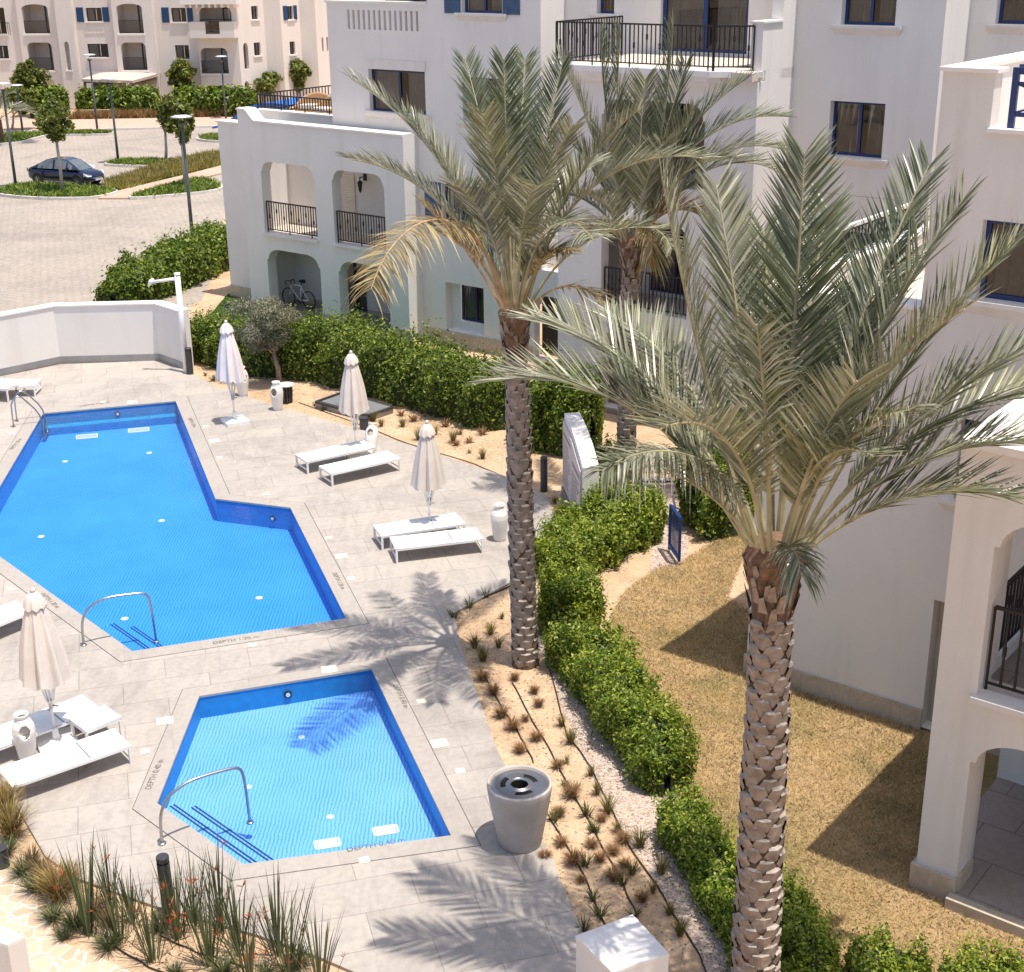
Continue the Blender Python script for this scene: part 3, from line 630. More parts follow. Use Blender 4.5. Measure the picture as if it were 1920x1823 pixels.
window(-33.3, -31, 10.0, 12.2, 36., 0, fr='navy', sill=False); wall('wall', rect(-34, -29.75, 9.3, 14), [rect(-33.3, -31, 10., 12.2)], 36., .3)
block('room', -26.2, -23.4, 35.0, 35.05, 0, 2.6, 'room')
block('ceiling', -34.0, -30.5, 34.3, 35.3, 6.05, 6.2, 'stucco')
# wing with two storeys of arches, open terrace on top
wtop = [(-37.85, 0), (-30.3, 0), (-30.3, 6.6), (-36.98, 6.62)]+[(-36.98-.5*t, 6.62+.36*(t*t*(3-2*t))) for t in (.15, .3, .45, .6, .75, .9, 1.)]+[(-37.85, 6.98)]
holesW = [arch(-36.88, -34.3, 2.9, 5.0, 5.34), arch(-33.5, -31.18, 2.9, 5.0, 5.34), arch(-36.88, -34.28, .06, 1.98, 2.36, .07, .62), arch(-33.42, -31.14, .06, 1.98, 2.36, .07, .62)]
wall('wall', wtop, holesW, 33.3, .42)
b = MB()
for p, q in zip(wtop[2:], wtop[3:]):
    b.add([(p[0], 33.25, p[1]+.002), (q[0], 33.25, q[1]+.002), (q[0], 33.78, q[1]+.002), (p[0], 33.78, p[1]+.002), (p[0], 33.25, p[1]+.06), (q[0], 33.25, q[1]+.06), (q[0], 33.78, q[1]+.06), (p[0], 33.78, p[1]+.06)], [(4, 5, 6, 7), (0, 1, 5, 4), (2, 3, 7, 6), (1, 2, 6, 5), (0, 4, 7, 3)])
part(b, 'parapet_cap', M['ledge'])
sidewall(-30.3, 33.72, 34.0, 0, 6.6, .4)
block('terrace_floor', -37.45, -30.5, 33.722, 35.1, 2.7, 2.88, 'floor'); block('porch_floor', -37.45, -30.7, 33.1, 35.1, -.05, .08, 'porch')
wall('wall', rect(-37.45, -30.7, 2.9, 6.2), (), 35.1, .25); wall('wall', rect(-37.45, -30.7, 0, 2.7), [rect(-35.22, -33.9, .08, 2.12)], 35.1, .25)
block('wall', -37.85, -37.45, 33.722, 42, 0, 6.2, 'stucco'); block('wall', -30.7, -30.5, 34.3, 35.1, 2.88, 6.04, 'stucco'); block('wall', -30.7, -30.3, 34., 35.1, 0, 2.7, 'stucco')
window(-35.22, -33.9, .08, 2.12, 35.1, .1, fr='navy', sill=False)
b = MB()
for k in range(22): b.box(-35.2, 35.06, 2.95+k*.087, -34.2, 35.097, 2.95+k*.087+.078)
part(b, 'roller_shutter', M['shutterbox'])
b = MB()
for s0, s1 in ((-36.88, -34.3), (-33.5, -31.18)): b.box(s0-.05, 33.2, 2.83, s1+.05, 33.298, 2.9)
part(b, 'sill', M['sill'])
rail((-36.84, 33.42), (-34.34, 33.42), 2.92); rail((-33.46, 33.42), (-31.22, 33.42), 2.92)
b = MB()
for s0, s1 in ((-37.45, -35.3), (-33.85, -30.72)): b = MB(); b.box(s0, 35.06, .08, s1, 35.097, .24); part(b, 'skirting', M['plinth'])
b = MB(); b.slab(rect(-37.88, -30.28, -.06, .42), [rect(-36.86, -34.3, -.03, .43), rect(-33.4, -31.16, -.03, .43)][:0], 33.27, .026)
b = MB()
for s0, s1 in ((-37.88, -36.88), (-34.28, -33.42), (-31.14, -30.27)): b.box(s0, 33.26, -.06, s1, 33.298, .42)
part(b, 'plinth', M['plinth'])
# lantern on the terrace wall
b = MB(); b.bar((-33.7, 35.098, 4.86), (-33.7, 34.8, 4.86), .03); b.box(-33.76, 35.05, 4.72, -33.64, 35.098, 4.95); b.bar((-33.7, 34.82, 4.86), (-33.7, 34.82, 4.74), .02)
b.lathe([(.0, .18), (.05, .14), (.11, .08), (.085, .07), (.05, -.18), (.02, -.24), (0, -.26)], 6, (-33.7, 34.82, 4.6)); lo = part(b, 'wall_lantern', M['iron'])
b = MB(); b.lathe([(.06, .06), (.05, -.1)], 6, (-33.7, 34.82, 4.59)); _sub(b, 'lamp_glass', M['white'], lo, part)
# upper terrace behind the wing
block('terrace_floor', -38.9, -34.0, 35.12, 42, 6.1, 6.3, 'floor'); wall('wall', rect(-38.95, -34.0, 6.2, 6.72), (), 35.1, .25)
b = MB(); b.box(-39.0, 35.05, 6.722, -34.0, 35.4, 6.78); part(b, 'parapet_cap', M['ledge'])
rail((-38.88, 35.2), (-34.02, 35.2), 6.78, .5, .13, .014, knots=False); rail((-38.88, 35.2), (-38.88, 41.8), 6.5, .78, .16, .014, knots=False)
block('wall', -39.0, -38.75, 35.36, 42, 6.2, 6.55, 'stucco')
# recessed end bay with low parapet
wall('wall', rect(-40.3, -37.85, -.02, 6.3), (), 34.5, .3); b = MB(); b.box(-40.34, 34.44, 6.302, -37.852, 35.0, 6.36); part(b, 'parapet_cap', M['ledge'])
block('plinth', -40.34, -37.9, 34.46, 34.498, -.06, .4, 'plinth'); block('wall', -40.3, -40.0, 34.8, 42, 0, 6.0, 'stucco'); block('roof', -40.0, -37.85, 34.8, 42, 5.6, 5.75, 'floor')
block('outlet', -38.6, -38.48, 34.42, 34.498, 4.05, 4.09, 'ledge')
# C : projecting loggia tower under a balcony
wall('wall', rect(-22.8, -16.9, 0, 9.0), [arch(-21.36, -18.65, 2.93, 4.95, 5.35), arch(-21.4, -18.3, 6.3, 8.0, 8.4), arch(-21.3, -18.7, .1, 1.9, 2.35)], 31.2, .35)
sidewall(-16.9, 31.2+.35, 33.0, 0, 9.24, .3, [arch(31.95, 32.75, 3., 5.0, 5.25)]); block('wall', -22.8, -22.5, 31.55, 34, 0, 9.0, 'stucco')
for z in (2.75, 6.15): block('terrace_floor', -22.5, -17.2, 31.552, 33.2, z, z+.16, 'floor')
block('porch_floor', -22.5, -17.2, 31.1, 33.2, -.05, .08, 'porch')
wall('wall', rect(-22.5, -17.2, .08, 9.0), [rect(-21.1, -19.5, 3.0, 5.2), rect(-21.1, -19.5, 6.35, 8.5), rect(-20.6, -19.2, .1, 2.2)], 33.2, .2)
window(-21.1, -19.5, 3.0, 5.2, 33.2, .1, fr='navy', sill=False); window(-21.1, -19.5, 6.35, 8.5, 33.2, .1, fr='navy', sill=False); window(-20.6, -19.2, .1, 2.2, 33.2, .1, fr='navy', sill=False)
rail((-21.32, 31.32), (-18.7, 31.32), 2.93); rail((-21.35, 31.32), (-18.35, 31.32), 6.32)
block('terrace_floor', -22.9, -16.92, 30.95, 34.9, 9.02, 9.22, 'floor')
cor = [(-23.05, 31.3), (-22.7, 30.72), (-17.95, 30.72), (-16.82, 31.3), (-16.82, 31.36), (-23.05, 31.36)]
b = MB(); b.prism(cor, 9.1, 9.24)
b.prism([(s*1.0+(.1 if s < -20 else -.1), d+.1) for s, d in cor], 8.98, 9.098); b.prism([(s+(.22 if s < -20 else -.16), d+.24) for s, d in cor], 8.86, 8.978); part(b, 'cornice', M['ledge'])
rail((-22.6, 30.85), (-17.95, 30.85), 9.24, 1.03, .125); rail((-17.93, 30.87), (-17.12, 31.32), 9.24, 1.03, .115); rail((-22.6, 30.9), (-22.6, 33.9), 9.24, 1.03, .125)
block('wall', -17.2, -16.9, 31.34, 32.3, 9.242, 10.33, 'stucco'); b = MB(); b.box(-17.24, 31.3, 10.332, -16.86, 32.3, 10.38); part(b, 'parapet_cap', M['ledge'])
block('wall', -17.2, -16.9, 32.302, 35.2, 9.0, 14, 'stucco')
wall('wall', rect(-25.46, -17.2, 2.9, 14), [rect(-24.35, -23.75, 10.25, 11.7), rect(-22.2, -19.45, 9.3, 11.8)], 35.2, .3)
window(-24.35, -23.75, 10.25, 11.7, 35.2, .2, split=False); window(-22.2, -19.45, 9.26, 11.8, 35.2, .12, sill=False, cur='curtain_white', bar=.12)
# D
wall('wall', rect(-17.0, -13.15, 0, 14), [rect(-15.72, -14.35, 10.25, 11.7), rect(-15.85, -14.42, 7.17, 8.48), rect(-15.45, -14.2, 4.05, 5.35), rect(-15.5, -14.3, .8, 2.1)], 33.0, .3)
window(-15.72, -14.35, 10.25, 11.7, 33., .2, cur='curtain_white'); window(-15.85, -14.42, 7.17, 8.48, 33., .22); window(-15.45, -14.2, 4.05, 5.35, 33., .2, fr='navy'); window(-15.5, -14.3, .8, 2.1, 33., .2)
b = MB(); b.box(-16.6, 32.997, 6.235, -13.6, 33.0, 6.243); part(b, 'wall_joint', M['joint'])
sidewall(-13.15, 33.3, 34.5, 0, 14)
# E
wall('wall', rect(-13.15, 4, 0, 14), [rect(-12.52, -10.7, 10.27, 11.7), rect(-8, -6, 9.4, 11.6)], 34.5, .3)
window(-12.52, -10.7, 10.27, 11.7, 34.5, .2); window(-8, -6, 9.4, 11.6, 34.5, .2, sill=False)
# F and P : stepped block with terraces
wall('wall', [(-10.6, 0), (4, 0), (4, 10.42), (-7.25, 10.42), (-7.251, 9.62)][:2]+[(4, 9.62), (-7.25, 9.62), (-7.25, 10.42), (-8.0, 10.42), (-8.0, 6.95), (-10.6, 6.95)],
     [rect(-7.2, -5.3, 7.24, 8.4), rect(-7.33, -6.2, .02, 2.33), rect(-7.2, -5.8, 4.1, 5.4)], 20.2, .3, 'stucco_near')
block('wall', -7.25, 4, 20.21, 20.5, 9.3, 9.6, 'stucco_near'); b = MB(); b.box(-8.05, 20.15, 10.422, -7.2, 20.6, 10.48); b.box(-7.27, 20.14, 9.622, 4, 20.5, 9.68); part(b, 'parapet_cap', M['ledge'])
b = MB(); b.box(-10.66, 20.14, 6.952, -8.02, 20.62, 7.01); b.box(-10.64, 20.62, 6.952, -10.28, 33, 7.0); part(b, 'parapet_cap', M['ledge'])
block('wall', -10.6, -10.3, 20.5, 33.0, 0, 6.95, 'stucco_near'); block('wall', -8.0, -7.7, 20.5, 34.5, 6.2, 10.42, 'stucco')
b = MB(); b.box(-8.05, 20.6, 10.422, -7.65, 34.5, 10.48); part(b, 'parapet_cap', M['ledge'])
block('terrace_floor', -10.3, -7.7, 20.5, 34.5, 6.0, 6.2, 'floor'); block('terrace_floor', -7.7, 4, 20.5, 34.5, 9.1, 9.3, 'floor')
window(-7.2, -5.3, 7.24, 8.4, 20.2, .16); window(-7.2, -5.8, 4.1, 5.4, 20.2, .16)
b = MB(); b.box(-7.33, 20.45, .02, -6.2, 20.5, 2.33, 0); b.box(-7.2, 20.43, .15, -6.3, 20.449, 2.05, 0); b.box(-7.12, 20.42, .95, -6.4, 20.429, 1.95, 0); part(b, 'door', M['doorpaint'])
b = MB(); b.box(-10.64, 20.162, -.06, -7.33, 20.198, .33); b.box(-6.2, 20.162, -.06, -5.0, 20.198, .33); part(b, 'plinth', M['plinth'])
rail((-10.44, 20.8), (-10.44, 25.6), 7.01, .5, .13, knots=False)
b = MB(); b.bar((-10.44, 20.7, 7.56), (-10.44, 25.7, 7.56), .07, 0, .06); part(b, 'handrail', M['white'])
# blue crossed timber gate rail on the upper terrace
b = MB(); z0, z1 = 9.72, 10.5; y = 20.34
for k in range(4):
    a = -7.05+k*1.25; c = a+1.25
    b.box(a, y-.03, 9.68, a+.09, y+.03, z1); b.box(a+.09, y-.025, z1-.09, c, y+.025, z1-.001); b.box(a+.09, y-.02, 9.84, c, y+.02, 9.9); b.box(a+.09, y-.02, 10.27, c, y+.02, 10.31)
    b.bar((a+.1, y, 9.9), (c, y, 10.27), .05, 0, .03); b.bar((a+.1, y+.03, 10.27), (c, y+.03, 9.9), .05, 0, .03)
    b.box(a+.6, y-.012, 10.31, a+.64, y+.012, 10.41); b.box(a+.3, y-.012, 10.31, a+.34, y+.012, 10.41); b.box(a+.9, y-.012, 10.31, a+.94, y+.012, 10.41)
b.bar((-7.0, 20.5, 10.5), (-4.2, 25.2, 10.5), .1, 0, .06); b.bar((-6.3, 20.5, 10.36), (-3.8, 24.6, 10.36), .08, 0, .05)
part(b, 'terrace_gate', M['blue'])
rail((-7.6, 29.), (-3., 29.), 9.3, 1.0, .12, .02, knots=False)
# G : porch block nearest the camera
hG = [arch(-5.2, -2.6, 3.14, 5.2, 5.62, .07, .7), arch(-5.18, -2.6, -.02, 2.15, 2.55, .07, .7)]
wall('wall', rect(-5.74, 1.5, 0, 6.4), hG, 16.2, .5, 'stucco_near')
b = MB((-5.74+.5, 0, R(90))); b.slab(rect(16.7, 20.2, 0, 6.4), [arch(17.0, 19.3, 3.14, 5.2, 5.62, .07, .6), arch(17.0, 19.3, -.02, 2.15, 2.55, .07, .6)], 0, .5); part(b, 'wall', M['stucco_near'])
b = MB(); b.box(-5.78, 16.16, 6.402, 1.5, 16.5, 6.5); b.box(-5.78, 16.5, 6.402, -5.5, 20.19, 6.5); part(b, 'parapet_cap', M['ledge']); block('roof', -5.5, 1.5, 16.5, 20.19, 6.2, 6.3, 'porch')
block('porch_floor', -5.72, 1.5, 16.25, 20.18, -.05, .12, 'porch'); block('porch_floor', -5.19, 1.5, 16.142, 16.25, -.05, .12, 'porch'); block('terrace_floor', -5.24, 1.5, 16.702, 20.18, 2.95, 3.12, 'porch')
b = MB(); b.box(-5.24, 16.08, 3.06, -2.55, 16.198, 3.14); part(b, 'sill', M['sill'])
b = MB(); b.box(-5.8, 16.14, -.06, -5.16, 16.198, .33); b.box(-5.8, 16.198, -.06, -5.742, 17., .33); b.box(-5.1999, 16.2, .121, -5.13, 16.7, .34); part(b, 'plinth', M['plinth'])
b = MB(); b.box(-5.22, 15.98, -.06, 1.5, 16.138, .115); part(b, 'step', M['plinth'])
rail((-5.16, 16.4), (-2.64, 16.4), 3.14, 1.17, .17, .014); rail((-5.36, 17.05), (-5.36, 19.25), 3.14, 1.05, .13, .015)
block('wall', -5.24, 1.5, 20.182, 20.198, .12, 2.9, 'stucco_near')

# ------------------------------------------------------------------ far apartment building
FA = R(-7.2); P0 = g(250, 203)
far = empty('apartment_building', tuple(P0), 'distant white apartment building with blue shutters beyond the car park', 'building', None, FA)
def fpart(b, name, mats, parent=None, smooth=False): o = b.build(name, mats, None, smooth); o.parent = parent or far; return o
def fw(outer, holes, d, t=.3, fr=None): b = MB(fr); b.slab(outer, holes, d, t); return fpart(b, 'wall', M['far_stucco'])
def fbox(n, s0, s1, d0, d1, z0, z1, m): b = MB(); b.box(s0, d0, z0, s1, d1, z1); return fpart(b, n, M[m])
def fwin(s0, s1, z0, z1, d, shut=None, sill=True, fr=None, cur='curtain_white'):
    b = MB(fr)
    for q in ((s0, s0+.08, z0, z1), (s1-.08, s1, z0, z1), ((s0+s1)/2-.05, (s0+s1)/2+.05, z0, z1), (s0, s1, z0, z0+.08), (s0, s1, z1-.08, z1)): b.box(q[0], d+.18+(.004 if q[0] > s0 else 0), q[2], q[1], d+.24, q[3])
    wn = fpart(b, 'window', M['darkframe'])
    b = MB(fr); b.add([(s0, d+.2, z0), (s1, d+.2, z0), (s1, d+.2, z1), (s0, d+.2, z1)], [(0, 1, 2, 3)]); fpart(b, 'pane', M['glass'], wn)
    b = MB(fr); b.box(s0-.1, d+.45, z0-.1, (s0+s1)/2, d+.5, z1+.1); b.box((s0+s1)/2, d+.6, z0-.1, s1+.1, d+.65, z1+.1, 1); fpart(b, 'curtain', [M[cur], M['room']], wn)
    if sill: b = MB(fr); b.box(s0-.12, d-.1, z0-.1, s1+.12, d+.18, z0-.003); fpart(b, 'sill', M['ledge'], wn)
    for a0, a1 in shut or ():
        b = MB(fr); b.box(a0, d-.06, z0-.04, a1, d-.003, z1+.04)
        for k in range(8): b.box(a0+.05, d-.075, z0+.05+k*(z1-z0)/8, a1-.05, d-.061, z0+.05+k*(z1-z0)/8+.05)
        fpart(b, 'shutter', M['farshutter'], wn)
def floggia(s0, s1, z0, z1, d, sp, door=True):
    fbox('loggia_floor', s0-.2, s1+.2, d+.302, d+1.8, z0-.15, z0+.0, 'porch'); fbox('wall', s0-.3, s1+.3, d+1.8, d+1.9, z0-.1, z1+.3, 'far_stucco')
    fbox('wall', s0-.3, s0-.15, d+.302, d+1.8, z0, z1+.3, 'far_stucco'); fbox('wall', s1+.15, s1+.3, d+.302, d+1.8, z0, z1+.3, 'far_stucco'); fbox('wall', s0-.15, s1+.15, d+.302, d+1.8, z1+.16, z1+.3, 'far_stucco')
    if door:
        c = s0+(s1-s0)*.52; b = MB(); b.box(c, d+1.7, z0, s1-.03, d+1.78, z1-.1, 0); b.box(c+.14, d+1.69, z0+.15, s1-.14, d+1.699, z1-.25, 1); fpart(b, 'door', [M['darkframe'], M['greyp']])
    b = MB(); b.bar((s0, d+.12, z0+.95), (s1, d+.12, z0+.95), .05); b.add([(s0, d+.12, z0+.05), (s1, d+.12, z0+.05), (s1, d+.12, z0+.9), (s0, d+.12, z0+.9)], [(0, 1, 2, 3)], 1); fpart(b, 'railing', [M['iron'], M['glassrail']])
    b = MB(); b.box(s0-.1, d-.08, z0-.14, s1+.1, d-.003, z0-.02); fpart(b, 'sill', M['ledge'])
M['glassrail'] = glassmat('smoked_rail_glass', (.55, .53, .52))
TOP = 10.5
fw(rect(-16, -8.8, 0, TOP), [rect(-11.5, -10.0, 5.75, 7.75), rect(-11.5, -10.1, 3.85, 4.85)], .25); fwin(-11.5, -10., 5.75, 7.75, .25); fwin(-11.5, -10.1, 3.85, 4.85, .25)
b = MB(); b.bar((-12, .0, 6.6), (-9.6, .0, 6.6), .05); [b.bar((-12+.16*k, 0, 5.7), (-12+.16*k, 0, 6.6), .025) for k in range(16)]; fpart(b, 'railing', M['iron'])
fw(rect(-8.8, -5.4, 0, TOP), [arch(-8.36, -6.2, 5.78, 7.7, 8.0, 0, 1.0), arch(-8.3, -6.22, 2.95, 4.75, 5.1, 0, .45), arch(-8., -6.3, .05, 1.8, 2.3, 0, .45)], -.1)
floggia(-8.36, -6.2, 5.78, 8.0, -.1, 0); floggia(-8.3, -6.22, 2.95, 5.1, -.1, 0); fbox('wall', -8.4, -6., 1., 1.1, 0, 2.6, 'far_stucco')
fw(rect(-5.4, -4.05, 0, TOP), [arch(-4.98, -4.58, 3.0, 4.85, 5.2, 0, .2)], -.55, .5); fbox('wall', -5.2, -4.4, -.02, .05, 2.6, 5.6, 'far_stucco'); fbox('sill', -5.05, -4.5, -.62, -.553, 2.9, 3.0, 'ledge')
fw(rect(-4.05, -.75, 0, TOP), [rect(-3.1, -1.8, 6.68, 7.7), rect(-3.3, -1.58, 3.95, 4.98), rect(-3.3, -1.5, 1.1, 2.25)], 0)
fwin(-3.1, -1.8, 6.68, 7.7, 0, ((-3.87, -3.3), (-1.72, -1.2))); fwin(-3.3, -1.58, 3.95, 4.98, 0); fwin(-3.3, -1.5, 1.1, 2.25, 0, sill=False)
b = MB(); b.box(-3.35, -.03, 5.75, -1.75, -.003, 6.35); fpart(b, 'wall_panel', M['far_stucco'])
fw(rect(-.75, 2.55, 0, TOP), [arch(-.36, 1.72, 5.78, 7.7, 8.0, 0, 1.0), arch(-.32, 1.72, 2.98, 4.75, 5.1, 0, .45), arch(-.3, 1.7, .05, 1.75, 2.2, 0, .45)], -.5, .3)
floggia(-.36, 1.72, 5.78, 8.0, -.5, 0); floggia(-.32, 1.72, 2.98, 5.1, -.5, 0); fbox('wall', -.5, 2, .9, 1., 0, 2.6, 'far_stucco'); fbox('wall', 2.25, 2.551, -.2, .3, 0, TOP, 'far_stucco')
fw(rect(2.55, 6.0, 0, TOP), [rect(3.9, 5.1, 6.6, 7.65), rect(3.95, 5.08, 3.8, 4.85), rect(4.2, 5.1, 1., 2.1)], 0)
fwin(3.9, 5.1, 6.6, 7.65, 0, ((3.13, 3.72), (5.2, 5.65))); fwin(3.95, 5.08, 3.8, 4.85, 0); fwin(4.2, 5.1, 1., 2.1, 0, sill=False)
fw(rect(6.0, 9.3, 0, TOP), [arch(6.3, 8.9, 5.84, 7.2, 7.75, 0, .5), arch(6.1, 8.33, 2.72, 4.25, 4.65, 0, .45), arch(6.2, 8.4, .05, 1.4, 1.8, 0, .5)], -.4)
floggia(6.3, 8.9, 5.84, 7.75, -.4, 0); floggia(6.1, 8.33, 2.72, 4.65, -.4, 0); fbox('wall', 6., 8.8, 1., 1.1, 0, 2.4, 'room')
b = MB(); b.box(5.7, -1.3, 5.75, 7.0, -.403, 6.65); b.box(8.15, -1.3, 5.75, 9.3, -.403, 6.65); b.box(5.7, -1.3, 5.45, 9.3, -.403, 5.75); fpart(b, 'balcony', M['far_stucco'])
b = MB(); b.box(7.0, -1.2, 5.8, 8.15, -1.17, 6.6); fpart(b, 'balcony_panel', M['glassrail'])
b = MB(); b.box(5.2, -1.5, 7.95, 9.7, -.403, 8.4); [b.box(5.4+k*.5, -1.4, 7.7, 5.55+k*.5, -.403, 7.95) for k in range(9)]; fpart(b, 'eaves', M['ledge'])
# receding zigzag end
x, y = 9.3, -.4; A = R(60)
for k, (Ls, Lf, wins) in enumerate(((2.9, 1.35, ((1.6, 2.3, 6.7, 7.7), (1.6, 2.3, 3.95, 4.95))), (2.1, 1.3, ((.8, 1.4, 6.6, 7.6), (.8, 1.4, 3.9, 4.9))), (3.5, 2., ()))):
    fr = (x, y, A)
    hs = [rect(*q) for q in wins]
    if k == 0: hs.append(arch(.45, .95, 3.0, 4.6, 5.0, 0, .24)); hs.append(arch(.3, .8, .1, 1.7, 2.1, 0, .24))
    if k == 2: hs += [arch(.55, .75, 4.0, 5.0, 5.15, 0, .1), arch(1.1, 1.3, 4.0, 5.0, 5.15, 0, .1)]
    fw(rect(0, Ls, 0, TOP), hs, 0, .3, fr)
    b = MB(fr); b.box(.1, .9, 0, Ls, 1., TOP); fpart(b, 'wall', M['far_stucco'])
    for q in wins: fwin(*q, 0, ((q[0]-.5, q[0]-.05), (q[1]+.05, q[1]+.4)) if k == 1 and q[2] > 6 else None, True, fr)
    x += Ls*math.cos(A); y += Ls*math.sin(A); fr = (x, y, R(3)); fw(rect(0, Lf, 0, TOP), (), 0, .3, fr); x += Lf*math.cos(R(3)); y += Lf*math.sin(R(3))

# ------------------------------------------------------------------ palms
def frond_curve(el0, bend, L, p=1.5, K=26):
    pts = [(0., 0., el0)]; x = z = 0.
    for k in range(1, K+1):
        t = (k-.5)/K; el = el0-bend*t**p; x += math.cos(el)*L/K; z += math.sin(el)*L/K; pts.append((x, z, el0-bend*(k/K)**p))
    return pts
def fit_frond(r, h, el0, p=1.5):
    best = None
    for i in range(0, 60):
        bend = R(-10)+i*R(4); c = frond_curve(el0, bend, 1., p, 16)[-1]; a = math.atan2(c[1], c[0]); q = math.hypot(c[0], c[1])
        e = abs(math.atan2(h, r)-a)
        if best is None or e < best[0]: best = (e, bend, math.hypot(r, h)/q)
    return best[1], best[2]
def frond(parent, base, az, el0, bend, L, m, pm, n=66, wd=.019, ll=.5, side=0., bare=.29, seed=0, droop=.07, p=1.5, vee=.38, fwd=1., name='frond'):
    rs = random.Random(seed); c = frond_curve(el0, bend, L, p); K = len(c)-1; P = []; T = []
    for k, (x, z, el) in enumerate(c):
        a = az+side*(k/K)**2
        P.append(Vector((base[0]+math.cos(a)*x, base[1]+math.sin(a)*x, base[2]+z)))
    for k in range(K+1): T.append((P[min(k+1, K)]-P[max(0, k-1)]).normalized())
    b = MB(); b.tube(P, [.04*(1-.88*min(1, (k/K)**.6))*(L/4)**.5+.004 for k in range(K+1)], 5, 1)
    S0_ = Vector((-math.sin(az), math.cos(az), 0))
    n = int(n*1.35); wd = wd*.7; ll = ll*1.1
    for i in range(n):
        t = bare+(1-bare)*(i+rs.random()*.6)/n; f = min(t*K, K-.001); k = int(f); u = f-k
        p0 = P[k].lerp(P[k+1], u); tg = T[k].lerp(T[k+1], u).normalized(); S = (S0_-tg*S0_.dot(tg)).normalized(); U = tg.cross(S)*-1
        if U.z < 0 and abs(el0) < 1.2: pass
        U = S.cross(tg)*-1 if S.cross(tg).z < 0 else S.cross(tg)
        env = min(1, (t-bare)/.2+.3)*(1-.5*max(0, (t-.6)/.4)**2); le = ll*1.38*env*rs.uniform(.85, 1.1); fw_ = fwd*(.85+.35*t)
        for sd in (-1, 1):
            if rs.random() < .03: continue
            dv = (tg*fw_+S*sd*rs.uniform(.7, .95)+U*rs.uniform(vee-.22, vee+.22)).normalized()
            wv = dv.cross(U*rs.uniform(.3, 1)+S*rs.uniform(-.5, .5)); wv = wv.normalized() if wv.length > .01 else S
            w_ = wd*rs.uniform(.75, 1.15); q = p0; v = [q-wv*w_*.35, q+wv*w_*.35]
            dr = droop*rs.uniform(.3, 1.4)
            for s_ in (.33, .7):
                q2 = p0+dv*le*s_+Vector((0, 0, -dr*le*s_*s_)); wq = w_*(1 if s_ < .5 else .72); v += [q2-wv*wq, q2+wv*wq]
            v.append(p0+dv*le+Vector((0, 0, -dr*le*1.05)))
            b.add(v, [(0, 1, 3, 2), (2, 3, 5, 4), (4, 5, 6)], 0)
    return b.build(name, [m, pm], parent)
